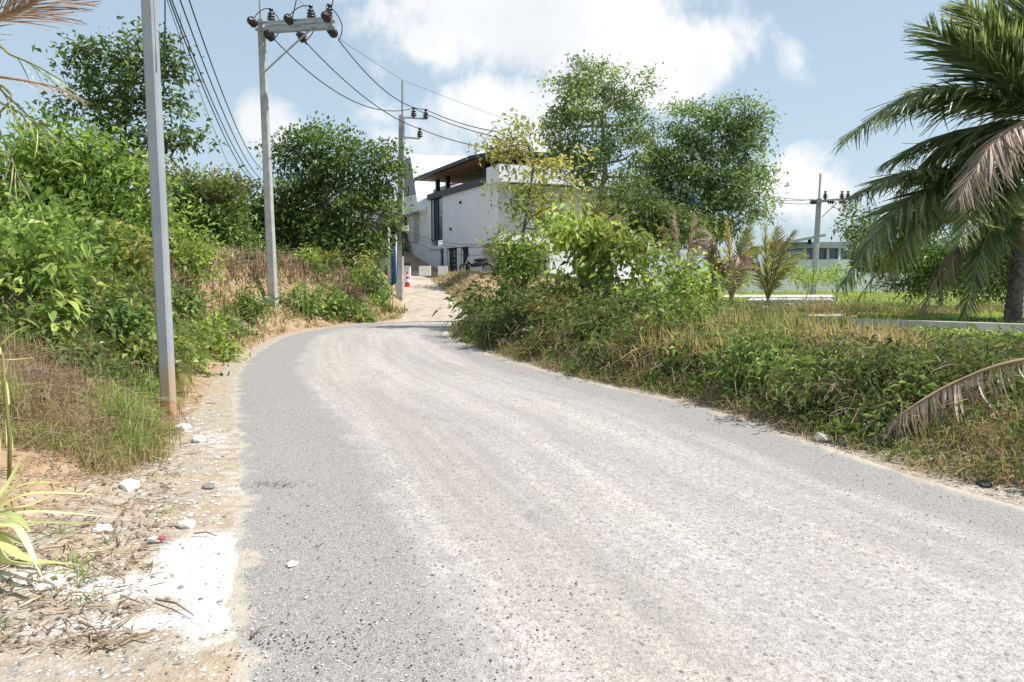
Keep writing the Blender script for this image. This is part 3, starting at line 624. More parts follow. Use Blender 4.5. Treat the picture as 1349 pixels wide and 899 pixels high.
# gate post + traffic cone
gp = empty('gate_post', at(535.5, 384, 36), 'white gate post with a dark cap at the top of the drive', 'gate post')
a = at(531, 350, 36); b = at(540.5, 384, 36)
MB().box([(a[0] + b[0]) / 2, 36.1, (a[2] + b[2]) / 2 - .2], (b[0] - a[0], .4, a[2] - b[2] + .4)).build('pillar', 'white_paint', gp)
MB().box([(a[0] + b[0]) / 2, 36.1, a[2] + .06], ((b[0] - a[0]) + .1, .5, .1)).build('cap', 'dark_metal', gp)
P = at(531.5, 385, 35.8); MB().box([P[0] - .05, 35.85, P[2] + .35], (.16, .12, .7)).build('letter_box', 'grey_render', gp)
cn = at(537, 385, 35); cn[2] = hz_(cn[0], cn[1]) + .01
co = empty('traffic_cone', cn, 'red and white traffic cone standing by the gate post', 'traffic cone')
MB().box(cn + [0, 0, .02], (.3, .3, .04)).build('base', 'red_plastic', co)
for k, (z0, z1, mt) in enumerate(((.04, .25, 'red_plastic'), (.25, .4, 'white_paint'), (.4, .52, 'red_plastic'), (.52, .6, 'white_paint'), (.6, .75, 'red_plastic'))):
    r = lambda z: .12 * (1 - z / .85) + .02
    MB().lathe([(r(z0), z0), (r(z1), z1), (0, z1)], cn, (0, 0, 1), 14).build('cone_band', mt, co)
# low white planter walls on the bank top
for k, (x0, x1, lab) in enumerate(((552, 567, 'low white wall on the bank top, left of the house doors'), (577, 589, 'low white wall on the bank top in front of the first column'))):
    a = at(x0, 352, 38.5); b = at(x1, 352, 38.5); o = MB().box([(a[0] + b[0]) / 2, 38.6, 1.72], (b[0] - a[0], .25, .5)); o = o.build('low_wall', 'white_paint'); tag(o, lab, 'wall')
# motorcycle
mc = np.array([at(627, 356, 38.7)[0], 38.7, 1.52]); mt_ = empty('motorcycle', mc, 'dark motorcycle parked in front of the white house porch', 'motorcycle')
def torus(c, r, r2, name, mat, par):
    a_ = np.linspace(0, 2 * math.pi, 17); P = np.stack([c[0] + r * np.cos(a_), np.full(17, c[1]), c[2] + r * np.sin(a_)], 1); return MB().tube(P, r2, 6, cap=False).build(name, mat, par)
for s in (-.6, .6): wh = torus(mc + [s, 0, .28], .26, .05, 'wheel', 'cable_black', mt_); MB().lathe([(0, -.03), (.06, -.03), (.06, .03), (0, .03)], mc + [s, 0, .28], (0, 1, 0), 8).build('hub', 'galvanised', wh)
MB().tube([mc + [-.62, 0, .28], mc + [-.42, 0, .8], mc + [-.38, 0, .95]], .04, 6).build('fork', 'galvanised', mt_)
MB().tube([mc + [-.4, 0, .7], mc + [-.2, 0, .5], mc + [.2, 0, .55], mc + [.62, 0, .65]], [.08, .14, .15, .06], 8).build('body', 'dark_metal', mt_)
MB().tube([mc + [-.1, 0, .74], mc + [.25, 0, .76], mc + [.6, 0, .8]], [.06, .11, .06], 8).build('seat', 'cable_black', mt_)
MB().tube([mc + [-.38, -.3, 1.0], mc + [-.36, 0, .95], mc + [-.38, .3, 1.0]], .02, 6).build('handlebar', 'cable_black', mt_)
# boundary wall + far house right
bw = empty('boundary_wall', (12, 52, .3), 'long white boundary wall behind the small palms and shrubs', 'wall')
for k, x0 in enumerate(np.arange(6, 30, 3.0)):
    MB().box([x0 + 1.5, 52, .85], (2.8, .18, 1.6)).build('wall_panel', 'white_render', bw); MB().box([x0, 52, .95], (.3, .3, 1.9)).build('pier', 'white_paint', bw)
fh = empty('house', at(1090, 372, 70), 'distant low house with grey flat roofs and glass front beside the palm', 'house')
def fb(px0, px1, py0, py1, Y0, dep, nm, mt, par=None): a = at(px0, py0, Y0); b = at(px1, py1, Y0); return MB().box([(a[0] + b[0]) / 2, Y0 + dep / 2, (a[2] + b[2]) / 2], (b[0] - a[0], dep, a[2] - b[2])).build(nm, mt, par or fh)
fb(1046, 1118, 342, 376, 70, 8, 'wall', 'white_render'); fb(1060, 1112, 328, 341.5, 70.6, 7, 'glass_front', 'glass_blue')
for px in (1060, 1075, 1090, 1105): fb(px, px + 2, 327.5, 342, 70.3, .3, 'mullion', 'white_paint')
fb(1052, 1122, 319, 327, 69, 10, 'roof', 'steel_roof')
P = [at(1040, 317, 68), at(1088, 308, 68), at(1088, 311.5, 68), at(1040, 321, 68)]; MB().prism(P, (0, 5, 0)).build('shed_roof', 'steel_roof', fh); fb(1066, 1069, 312, 322, 68.5, .3, 'post', 'dark_metal')
o = MB().tube([at(1023.5, 345, 44), at(1025, 290, 44)], [.04, .015], 5).build('antenna_rod', 'galvanised'); tag(o, 'thin bare rod rising behind the small palms', 'rod')

# concrete slabs in the field, kerb strip by the palm
k = 0
for (x0, x1, y0, y1, lab) in ((952, 1100, 389.5, 392.5, 'farthest pale concrete slab strip in the grass'), (985, 1098, 393.8, 397, 'second pale slab strip in the grass, counted from the far side'),
                         (1000, 1080, 405, 409, 'short pale slab strip nearest the small palms'), (985, 1110, 413, 418, 'nearest pale slab strip left of the palm kerb')):
    zc = .37 if y0 < 400 else .42; P = []
    for px, py in ((x0, y1), (x1, y1), (x1 - 4, y0), (x0 + 4, y0)):
        d = raydir(px, py); P.append(np.array([0, 0, CAMZ]) + d * ((zc - CAMZ) / d[2]))
    o = MB().prism([q + np.array([0, 0, -.25]) for q in P], (0, 0, .29)).build('concrete_slab', 'concrete_slab'); tag(o, lab, 'slab')
def gz(px, py, z): d = raydir(px, py); return np.array([0, 0, CAMZ]) + d * ((z - CAMZ) / d[2])
kb = empty('kerb_strip', gz(1250, 436, .5), 'raised concrete kerb and channel running past the palm foot', 'kerb')
a = gz(1155, 441, .35); b = gz(1420, 452, .35)
for q in range(6):
    f0, f1 = q / 6, (q + 1) / 6 - .004; p0 = a + (b - a) * f0; p1 = a + (b - a) * f1
    MB().prism([p0, p1, p1 + [.1, 1.3, 0], p0 + [.1, 1.3, 0]], (0, 0, .05)).build('channel_slab', 'concrete_slab', kb)
    MB().prism([p0 + [.1, 1.31, 0], p1 + [.1, 1.31, 0], p1 + [.12, 1.55, 0], p0 + [.12, 1.55, 0]], (0, 0, .24)).build('kerb_block', 'concrete_slab', kb)

# ------------------------------------------------------------------ trees and shrubs
NL = [0]
def shrub(name, label, cat, Y0, lobes, leaf=(.13, .05), mat='leaf_mid', cover=3.0, base=None, trunk=None, tr=.1, barkm='bark', droop=.2, clump=16, tb=(.15, .75), seg=False, spread=1.0, group=None, seed=None, hollow=.45, twigs=.35, up=.1):
    """lobes: (px, py, rx_px, rz_px[, dY[, material]]) at distance Y0"""
    rg = np.random.default_rng(seed if seed is not None else abs(hash(label)) % 99991 if False else sum(ord(c) * (i + 1) for i, c in enumerate(label)) % 99991)
    sc_ = Y0 / FOC; fs = np.interp(Y0, [10, 16, 40, 60], [1.05, .86, .74, .9]); leaf = (leaf[0] * fs, leaf[1] * fs * 1.1); cover = cover * (1.75 if cat == 'tree' else 1.3)
    flat = .7
    cl0 = clump
    if cat == 'tree': clump = int(clump * 7); spread = spread * 1.55; flat = .55; hollow = .32
    else: clump = int(clump * 2.2); spread = spread * 1.15
    W = []
    for l in lobes:
        Yl = Y0 + (l[4] if len(l) > 4 else 0); c = at(l[0], l[1], Yl); ft = 1.12 if cat == 'tree' else 1.0; rx = l[2] * Yl / FOC * ft; rz = l[3] * Yl / FOC * ft
        if cat == 'bush' and Y0 < 19: c[2] = max(c[2], hz_(c[0], c[1]) + .45 * rz)
        W.append((c, np.array([rx, (rx + rz) / 2 * .85, rz]), l[5] if len(l) > 5 else mat))
    if base is None: base = (lobes[0][0], )
    bx_ = at(base[0], 400, Y0)[0]; bp = np.array([bx_, Y0, hz_(bx_, Y0) - .08])
    root = empty(name, bp, label, cat, group)
    tk = MB()
    if trunk is None: trunk = [(base[0], None), (W[0][0], None)]
    tpts = [bp]
    for q in trunk:
        if isinstance(q[0], (int, float)) and q[1] is not None: tpts.append(at(q[0], q[1], Y0))
    if len(tpts) < 2:
        cz = np.mean([c for c, r, _ in W], axis=0); tpts.append(bp + (cz - bp) * .5)
    tpts = np.array(tpts)
    if len(tpts) > 2: 
        tpts = catmull(tpts, 3)
    tk.tube(tpts, np.linspace(tr, tr * .45, len(tpts)), 8)
    by = {}
    tw = []
    for c, r, mt in W:
        dd = np.linalg.norm(tpts - c, axis=1) + np.maximum(0, tpts[:, 2] - c[2]) * 2; s0 = tpts[int(np.argmin(dd + .6 * np.arange(len(tpts))[::-1] / len(tpts)))]
        midp = (s0 + c) / 2 + rg.normal(size=3) * np.linalg.norm(c - s0) * .08 - np.array([0, 0, .05]) * np.linalg.norm(c - s0)
        q = catmull(np.array([s0, midp, c]), 4); tk.tube(q, np.linspace(tr * .42, tr * .16, len(q)), 5)
        area = math.pi * r[0] * r[2]; nl = int(cover * area / (leaf[0] * leaf[1] * .55)); nc = max(4, int(round(nl / clump)))
        d = norm(rg.normal(size=(nc, 3))); rad = rg.random(nc)[:, None] ** hollow
        nzv = fbm(d[:, 0] * 1.9 + c[0] * 3 + 40, d[:, 2] * 1.9 + d[:, 1] * 1.9 + c[2] * 3 + 40, 2)
        rad = rad * (.78 + .5 * nzv[:, None])
        P = c + d * r * rad
        keep = rg.random(nc) < sstep(.25, .5, fbm(P[:, 0] * 2.2 / max(.4, r[0]) + 3, P[:, 2] * 2.2 / max(.4, r[0]) + P[:, 1], 3)) * 1.0 + .3
        P = P[keep]; d = d[keep]; nc = len(P)
        gz_ = np.maximum(P[:, 2], bp[2] + .1); P[:, 2] = gz_
        ksel = rg.random(nc) < (twigs if cat != 'tree' else .9)
        for pp in P[ksel][:90]: tw.append((c + (pp - c) * .25 + rg.normal(size=3) * r * .06, pp))
        ct = rg.uniform(tb[0], tb[1], nc)
        PP = np.repeat(P, clump, 0) + rg.normal(size=(nc * clump, 3)) * leaf[0] * 1.15 * spread * np.array([1, 1, flat])
        DD = np.repeat(d, clump, 0) * .8 + rg.normal(size=(nc * clump, 3)) * .75 + np.array([0, 0, up])
        tt = np.repeat(ct, clump) + rg.normal(size=nc * clump) * .16
        L = leaf[0] * rg.uniform(.5, 1.4, len(PP)); 
        leaves(by.setdefault(mt, MB()), PP, DD, L, leaf[1] * L / leaf[0], tt, rg, droop, seg); NL[0] += len(PP)
    for a, b in tw: tk.tube([a, (a + b) / 2 + rg.normal(size=3) * .03, b], [tr * .14 + .004, .008, .004], 3, cap=False)
    tk.build('trunk', barkm, root, True)
    for mt, mbb in by.items():
        mbb.build('crown', mt, root)
    return root
T = shrub
# --- left side
T('broadleaf_tree', 'tall dark tree with layered gappy crown behind the near pole', 'tree', 25, [(172, 52, 30, 20), (190, 78, 28, 26), (122, 62, 18, 12), (145, 82, 28, 17), (112, 92, 16, 10), (215, 92, 10, 9), (160, 110, 28, 16), (100, 130, 24, 14), (130, 138, 34, 16), (190, 132, 30, 20), (225, 140, 14, 12), (170, 160, 34, 18), (232, 178, 26, 13), (195, 190, 28, 18), (160, 200, 28, 25)],
  (.26, .12), 'leaf_dark', 2.0, (165,), [(165, 260), (162, 190), (166, 130), (170, 70)], .14, up=.2, clump=12)
T('broadleaf_tree', 'bright green glossy tree in front of the tall dark one', 'tree', 17, [(88, 190, 42, 34), (50, 225, 45, 40), (120, 215, 50, 38), (30, 262, 48, 40), (90, 270, 60, 50), (150, 265, 50, 48), (175, 310, 40, 40)], (.26, .085), 'leaf_bright', 3.4, (100,), None, .12, seed=5, clump=12)
T('bush', 'big bush of slim upright leaves at the left edge under the bright tree', 'bush', 12.5, [(38, 305, 52, 40), (95, 330, 48, 48), (20, 350, 50, 45), (60, 372, 60, 35), (118, 372, 40, 35)], (.24, .075), 'leaf_bright', 3.4, (60,), None, .07, up=.5, tb=(.05, .6))
T('bush', 'yellowing bush left of the near pole above the bare soil', 'bush', 13.5, [(150, 318, 30, 30), (168, 345, 30, 32), (140, 350, 25, 30), (185, 330, 18, 25)], (.19, .08), 'leaf_yellow', 2.2, (148,), None, .05, clump=10)
T('broadleaf_tree', 'russet topped tree between the two nearest poles', 'tree', 24, [(262, 240, 30, 17, 0, 'leaf_olive'), (290, 245, 22, 14, 0, 'leaf_olive'), (245, 262, 26, 26), (285, 270, 36, 30), (240, 305, 40, 35), (290, 315, 40, 30)], (.2, .08), 'leaf_mid', 3.0, (265,), None, .1)
T('broadleaf_tree', 'rounded green tree directly behind the crossarm pole', 'tree', 29, [(325, 268, 28, 22), (345, 285, 22, 25), (310, 300, 32, 28), (338, 318, 30, 22)], (.2, .09), 'leaf_mid', 3.2, (325,), None, .12)
T('bush', 'yellow green bush right of the near pole at the top of the bank', 'bush', 17, [(245, 340, 25, 28), (270, 330, 22, 18), (222, 350, 20, 30), (262, 352, 26, 15)], (.17, .06), 'leaf_bright', 2.6, (245,), None, .05, tb=(.3, .9))
T('broadleaf_tree', 'large dark green tree between the crossarm pole and the white house', 'tree', 29, [(414, 180, 16, 16), (385, 195, 22, 18), (425, 205, 40, 28), (400, 230, 42, 34), (455, 200, 24, 16), (470, 235, 34, 32), (505, 215, 28, 20), (515, 245, 18, 22), (430, 270, 48, 38), (385, 275, 34, 36), (480, 285, 36, 36), (400, 315, 42, 30), (455, 325, 42, 32), (484, 335, 18, 26), (368, 310, 20, 30)],
  (.24, .1), 'leaf_mid', 2.5, (440,), [(440, 340), (436, 280)], .2, tb=(.0, .62), seed=31)
T('bush', 'dark bush under the large dark tree beside the blue banner', 'bush', 27, [(485, 372, 26, 24), (488, 398, 20, 24), (465, 395, 26, 22), (500, 412, 12, 12)], (.17, .08), 'leaf_mid', 3.2, (490,), None, .05, tb=(0, .6))
T('sapling', 'small sapling with yellowing top below the large dark tree', 'sapling', 25, [(478, 345, 14, 12, 0, 'leaf_yellow'), (480, 362, 14, 14)], (.16, .07), 'leaf_bright', 2.0, (480,), None, .03)
for k, (px, py, rx, rz, Y0, lab) in enumerate(((395, 402, 30, 22, 22.5, 'creeper mound at the foot of the crossarm pole, right side'), (430, 398, 28, 26, 23.5, 'creeper mound in the middle of the far left verge'), (462, 412, 26, 16, 24, 'low creeper mound just before the dark bush at the bend'),
                                            (410, 378, 24, 16, 25, 'creeper patch on the slope below the large dark tree'))):
    T('creeper', lab, 'creeper', Y0, [(px, py, rx, rz), (px + 8, py + 8, rx * .8, rz * .7)], (.17, .1), 'leaf_mid', 2.4, (px,), None, .02, clump=10, tb=(.3, .95), group='creepers on the far left verge')
for px, py, rx, rz, Y0, lab, mt in ((272, 455, 30, 34, 13.5, 'leafy roadside bush just right of the near pole', 'leaf_bright'), (240, 400, 24, 28, 14.5, 'bush beside the near pole halfway up the bank', 'leaf_mid'), (300, 430, 20, 24, 16.5, 'small bush on the bank left of the crossarm pole', 'leaf_mid'),
                                 (245, 480, 26, 24, 11.5, 'low broadleaf bush touching the near pole', 'leaf_bright'), (330, 400, 20, 22, 19, 'weedy bush at the left foot of the crossarm pole', 'leaf_mid')):
    T('bush', lab, 'bush', Y0, [(px, py, rx, rz), (px + rx * .5, py + rz * .5, rx * .7, rz * .6), (px - rx * .5, py + rz * .3, rx * .7, rz * .7)], (.13, .06), mt, 2.6, (px,), None, .03, clump=10, tb=(.1, .85))
T('bush', 'dark green bush low on the bank left of the near pole', 'bush', 9.3, [(140, 430, 40, 22), (180, 450, 30, 22), (110, 455, 40, 25), (60, 500, 45, 35), (25, 540, 35, 35)], (.13, .055), 'leaf_mid', 2.3, (100,), None, .03, tb=(.0, .6))
# near broad-leaved sapling with separate leaves
def leaf_lib(L=1., W=.42):
    out = []
    for k in range(4):
        mb = MB(); d = .12 + .12 * k
        rows = [(0, .02, 0), (.25, .8, -.02), (.5, 1, -.05 - d * .2), (.75, .75, -.08 - d * .6), (1, .03, -.1 - d * 1.3)]
        V = []
        for y_, w_, z_ in rows: V += [(-w_ * W / 2, y_, z_ + .05 * w_), (0, y_, z_), (w_ * W / 2, y_, z_ + .05 * w_)]
        F = []
        for r in range(4): a = r * 3; F += [[a, a + 1, a + 4, a + 3], [a + 1, a + 2, a + 5, a + 4]]
        mb.add(V, None, F, .35 + .18 * k); out.append(mb)
    return out
BL = [m_.mesh('broad_leaf', 'leaf_bright', smooth=True) for m_ in leaf_lib()]; BLY = [m_.mesh('pale_leaf', 'leaf_yellow', smooth=True) for m_ in leaf_lib()]
def inst(name, me, parent, loc, dirv, upv, scale):
    y_ = Vector(dirv).normalized(); x_ = y_.cross(Vector(upv)); x_ = x_.normalized() if x_.length > 1e-4 else Vector((1, 0, 0)); z_ = x_.cross(y_)
    M = Matrix(((x_.x, y_.x, z_.x, 0), (x_.y, y_.y, z_.y, 0), (x_.z, y_.z, z_.z, 0), (0, 0, 0, 1)))
    r = rootloc(parent); o = bpy.data.objects.new(name, me); C.objects.link(o); o.parent = parent
    o.matrix_local = Matrix.Translation(Vector(loc) - Vector(r)) @ M @ Matrix.Diagonal((*((scale,) * 3 if np.isscalar(scale) else scale), 1)); return o
def leafy_plant(label, px, py, Y0, shoots, per, size, seed):
    rg = np.random.default_rng(seed); x = at(px, py, Y0)[0]; bp = np.array([x, Y0, hz_(x, Y0)]); rt = empty('leafy_shrub', bp, label, 'shrub')
    for (sx, sy, dY) in shoots:
        e = at(sx, sy, Y0 + dY); mid = (bp + e) / 2 + np.array([0, 0, .1]); q = catmull(np.array([bp, mid, e]), 5); MB().tube(q, np.linspace(.012, .005, len(q)), 5).build('stem', 'frond_stem', rt, True)
        for k in range(per):
            f = 1 - .55 * (k / per) ** 1.2; p_ = q[min(len(q) - 1, int(f * (len(q) - 1)))] + rg.normal(size=3) * .01
            a = k * 2.4 + rg.random(); d = np.array([math.cos(a), math.sin(a), rg.uniform(-.35, .45)])
            inst('leaf', (BLY if (k < 3 and rg.random() < .6) else BL)[rg.integers(4)], rt, p_, d, (0, 0, 1), size * rg.uniform(.7, 1.15))
    return rt
leafy_plant('broad-leaved shrub with pale new leaves at the left edge of the bank', 70, 430, 8.2, [(68, 383, 0), (88, 388, .2), (45, 400, -.1), (25, 420, -.3), (100, 405, .2), (75, 425, -.3), (12, 445, -.4), (50, 440, -.3)], 15, .20, 11)
leafy_plant('young plant with a few pale leaves in the dry grass left of the near pole', 170, 560, 7.2, [(162, 545, 0), (178, 540, 0), (170, 555, -.1)], 7, .11, 12)
leafy_plant('bright seedling in the dark weeds on the right verge', 795, 468, 12.6, [(780, 452, 0), (800, 440, 0), (815, 446, 0), (790, 462, -.2), (770, 460, 0)], 11, .19, 13)

# --- right side
T('yellow_tree', 'slender yellow-leaved tree in front of the white house corner', 'tree', 21.5, [(690, 180, 26, 13), (665, 205, 18, 12), (725, 208, 22, 14), (705, 225, 22, 14), (722, 248, 30, 20), (735, 275, 24, 20), (700, 285, 26, 16), (668, 192, 12, 10), (670, 262, 12, 14, 0, 'leaf_bright'), (715, 302, 34, 18, 0, 'leaf_bright')],
  (.19, .095), 'leaf_yellow', .95, (688,), [(690, 370), (688, 320), (697, 260), (702, 215), (692, 185)], .06, clump=8, tb=(.25, .95), spread=1.2, twigs=.6)
T('bush', 'thick stemmed green bush at the foot of the slender yellow tree', 'bush', 20.5, [(682, 325, 24, 20), (668, 345, 26, 22), (705, 345, 22, 22), (655, 310, 10, 18), (688, 368, 34, 18)], (.19, .075), 'leaf_bright', 2.4, (684,), None, .06, tb=(.05, .7), clump=10)
T('bush', 'grassy dark bush at the tip of the bend where the drive begins', 'bush', 18.5, [(640, 398, 24, 16), (660, 405, 26, 18), (628, 415, 14, 14), (650, 430, 26, 16)], (.26, .045), 'leaf_mid', 2.4, (645,), None, .03, droop=.5, tb=(.0, .6))
T('broken_tree', 'small leafy tree with a broken forked trunk left of the small palms', 'tree', 15.5, [(760, 300, 26, 16), (735, 318, 22, 18), (800, 310, 30, 16, 0, 'leaf_lime'), (830, 318, 22, 16, 0, 'leaf_lime'), (775, 330, 24, 16), (815, 342, 34, 20), (790, 358, 20, 14), (835, 368, 18, 14)],
  (.2, .11), 'leaf_bright', 2.0, (788,), [(786, 398), (784, 370), (778, 335)], .07, 'bark_pale', clump=9, tb=(.2, .9), droop=.5)
o = MB().tube([at(786, 400, 15.5), at(772, 378, 15.5), at(762, 366, 15.4)], [.06, .055, .04], 8).build('broken_limb', 'bark_pale', bpy.data.objects['broken_tree'], True)
MB().tube([at(788, 400, 15.5), at(800, 378, 15.6), at(806, 352, 15.6)], [.07, .06, .05], 8).build('broken_limb', 'bark_pale', bpy.data.objects['broken_tree'], True)
T('bush', 'rounded green bush in front of the broken tree, left side', 'bush', 15.8, [(738, 388, 28, 22), (722, 400, 24, 20), (755, 400, 24, 20)], (.17, .07), 'leaf_bright', 2.8, (738,), None, .04, tb=(0, .6))
T('bush', 'bright bush with pointed leaves right of the broken tree', 'bush', 14.5, [(905, 352, 26, 20), (885, 378, 30, 18), (928, 372, 28, 20), (910, 395, 34, 16), (868, 350, 16, 22, 0, 'leaf_lime')], (.17, .07), 'leaf_bright', 2.1, (908,), None, .04, tb=(.25, .95), clump=9)
T('broadleaf_tree', 'tallest tree with an open airy crown right of the white house', 'tree', 34, [(790, 98, 32, 18), (752, 115, 30, 24), (828, 118, 28, 24), (728, 140, 18, 22), (775, 140, 34, 24), (845, 155, 22, 26), (755, 170, 30, 22), (815, 165, 32, 24), (770, 200, 34, 22), (835, 200, 30, 24), (800, 225, 32, 22), (760, 235, 22, 22), (740, 200, 14, 24), (845, 235, 24, 20)],
  (.26, .1), 'leaf_grey', 1.85, (795,), [(795, 330), (790, 270), (798, 215), (792, 150)], .17, 'bark_pale', tb=(.15, .95), seed=44, twigs=.55)
T('broadleaf_tree', 'broad dense tree to the right of the tallest tree', 'tree', 35, [(940, 150, 18, 14), (905, 165, 28, 22), (978, 160, 30, 22), (950, 180, 34, 26), (890, 200, 26, 24), (985, 200, 26, 26), (930, 215, 40, 30), (1000, 242, 24, 16), (965, 245, 40, 28), (890, 245, 36, 32), (925, 275, 40, 26), (985, 272, 28, 18), (870, 275, 26, 26), (868, 215, 18, 22), (862, 245, 20, 22), (905, 300, 30, 20), (960, 298, 30, 18)],
  (.26, .1), 'leaf_grey', 2.5, (940,), [(940, 330), (938, 260)], .2, tb=(.05, .8), seed=45)
T('bush', 'dark lower trees filling the gap under the two tall crowns', 'tree', 31, [(840, 270, 36, 26), (800, 275, 26, 22), (865, 300, 36, 26), (905, 305, 28, 22), (830, 300, 26, 20)], (.22, .09), 'leaf_dark', 3.0, (850,), None, .1, tb=(.2, 1))
T('bush', 'dense green shrubbery behind the trunk of the large palm', 'bush', 26, [(1180, 330, 50, 45), (1240, 340, 55, 45), (1300, 350, 55, 50), (1140, 300, 30, 30), (1370, 330, 60, 60), (1210, 370, 50, 24)], (.2, .07), 'leaf_mid', 2.6, (1240,), None, .08, tb=(0, .7))
for k, (px, rx, lab) in enumerate(((1060, 24, 'small pale bush in front of the far house wall'), (1100, 24, 'small pale bush left of the palm by the far pole'), (960, 20, 'low bush at the foot of the white wall behind the palms'))):
    T('bush', lab, 'bush', 33 + k, [(px, 362, rx, 13), (px + 14, 368, rx * .8, 10)], (.18, .08), 'leaf_bright', 1.8, (px,), None, .03, clump=9, tb=(.2, 1))
# verge bushes right
for px, py, rx, rz, Y0, lab, mt in (
    (700, 425, 34, 24, 15.5, 'dark weedy bush on the right verge nearest the bend', 'weed_dark'), (760, 432, 34, 26, 13.8, 'dark weedy bush below the broken tree', 'weed_dark'), (830, 430, 34, 26, 12.8, 'brownish weedy bush right of the bright seedling', 'weed_dark'),
    (640, 425, 26, 22, 17.2, 'dark bush hanging over the road at the inside of the bend', 'weed_dark'), (672, 440, 26, 24, 15.8, 'dark olive bush next along the road from the bend tip', 'weed_dark'), (725, 455, 28, 24, 13.6, 'brown green bush at the road edge below the rounded bush', 'leaf_olive'),
    (850, 400, 36, 22, 13.8, 'green bush between the broken tree and the pointed-leaf bush', 'leaf_mid'), (790, 412, 30, 22, 14.3, 'green bush hiding the foot of the broken tree', 'leaf_mid'), (810, 480, 34, 22, 11.6, 'dark grassy bush at the road edge under the bright seedling', 'weed_dark'),
    (905, 505, 26, 24, 10.2, 'dark green bush at the road edge in the middle of the right verge', 'leaf_mid'), (955, 515, 30, 24, 9.6, 'glossy dark green bush beside the small white rocks', 'leaf_mid'), (1000, 530, 30, 22, 9.1, 'low dark bush at the road edge left of the white rocks', 'leaf_mid'),
    (935, 450, 26, 24, 11.5, 'upright green weeds on the crest below the pointed-leaf bush', 'leaf_mid'), (1215, 575, 26, 14, 7.8, 'small dark green weed clump under the fallen frond', 'leaf_mid'), (1300, 585, 24, 16, 7.2, 'dark weed clump near the right edge under the frond', 'weed_dark'),
    (1300, 520, 40, 26, 8.6, 'green weed mass behind the fallen frond', 'leaf_mid'), (1180, 500, 30, 20, 9.8, 'low olive weeds left of the fallen frond', 'leaf_olive'), (1010, 470, 24, 16, 11, 'green weed tuft in the long grass of the right verge', 'leaf_bright')):
    T('weed_bush', lab, 'bush', Y0, [(px, py, rx, rz), (px + rx * .6, py + rz * .3, rx * .7, rz * .7), (px - rx * .6, py + rz * .3, rx * .7, rz * .7)], (.12, .04) if mt != 'weed_dark' else (.2, .035), mt, 2.1, (px,), None, .02, clump=10, droop=.35, tb=(.05, .8))
def topx(x, y, z):
    k = (z - CAMZ) / y; c_, s_ = math.cos(R(PITCH)), math.sin(R(PITCH)); v = (k * c_ + s_) / (c_ - k * s_); return 674.5 + FOC * x * (c_ + v * s_) / y, 449.5 - v * FOC
ORD = 'nearest second third fourth fifth sixth seventh eighth ninth tenth eleventh twelfth thirteenth fourteenth fifteenth sixteenth'.split()
COLN = {'weed_dark': 'dark brownish', 'leaf_mid': 'mid green', 'leaf_olive': 'olive', 'leaf_lime': 'lime green', 'leaf_bright': 'bright green', 'leaf_dark': 'deep green'}
def row(n_, ylo, yhi, side, slo, shi, hlo, hhi, label, group, mats, leaf, seed, name='weed_bush', xok=lambda x, y: True, gap=.45):
    r9 = np.random.default_rng(seed); done = []; made = []
    for _ in range(4000):
        if len(done) >= n_: break
        y = math.exp(r9.uniform(math.log(ylo), math.log(yhi))); x = y * r9.uniform(-.72, .72); h, s, sg, ds = height(np.array([x]), np.array([y]))
        if sg[0] != side or not (slo < s[0] < shi) or not xok(x, y) or any(math.hypot(x - a, y - b) < gap for a, b in done): continue
        done.append((x, y)); hh_ = r9.uniform(hlo, hhi); f = FOC / y; L_ = []
        for q in range(3):
            px, py = topx(x + r9.normal() * .22, y, h[0] + hh_ * r9.uniform(.35, .75)); L_.append((px, py, hh_ * f * r9.uniform(.45, .7), hh_ * f * r9.uniform(.35, .5), r9.normal() * .15))
        mm = mats[r9.integers(len(mats))]
        made.append((y, mm, T(name, label, 'bush', y, L_, leaf, mm, r9.uniform(1.5, 2.3), (topx(x, y, h[0])[0],), None, .018, clump=9, droop=.35, tb=(.05, .85), group=group, seed=int(seed * 100 + len(done)))))
    for k, (y, mm, o) in enumerate(sorted(made, key=lambda q: q[0])): o['label'] = label.replace('#', COLN[mm]) + ', ' + (ORD[k] if k == 0 else ORD[k] + ' nearest') + ' to the camera'
row(12, 7.5, 18, -1, .4, 1.2, .3, .6, '# tangled weed bush at the right road edge', 'weed bushes along the right road edge', ['weed_dark', 'leaf_mid', 'leaf_olive', 'weed_dark'], (.095, .028), 91, gap=.6)
row(9, 9, 20, -1, 1.2, 3.2, .5, .95, '# ragged weed bush on the right verge crest', 'weed bushes on the crest of the right verge', ['leaf_mid', 'leaf_olive', 'leaf_lime', 'weed_dark'], (.14, .04), 92, xok=lambda x, y: x / y < .25, gap=.7)
row(12, 8.6, 20, 1, .8, 2.0, .35, .75, '# low leafy bush on the lower left bank', 'leafy bushes low on the left bank', ['leaf_mid', 'leaf_bright', 'leaf_lime', 'leaf_mid'], (.12, .05), 93, gap=.6, xok=lambda x, y: y < 11 or not -.47 < x / y < -.2)
row(13, 8.5, 20, 1, 2.2, 4.8, .7, 1.3, '# taller leafy bush up the left bank', 'leafy bushes high on the left bank', ['leaf_mid', 'leaf_bright', 'leaf_dark', 'leaf_lime'], (.15, .055), 94, gap=.8, xok=lambda x, y: y < 12 or not -.48 < x / y < -.2)
row(5, 20, 27, 1, .6, 4.5, .4, .8, '# leafy bush on the far left slope', 'leafy bushes on the far left slope', ['leaf_mid', 'leaf_bright', 'leaf_lime'], (.16, .065), 95, xok=lambda x, y: x < -4.9, gap=.8)
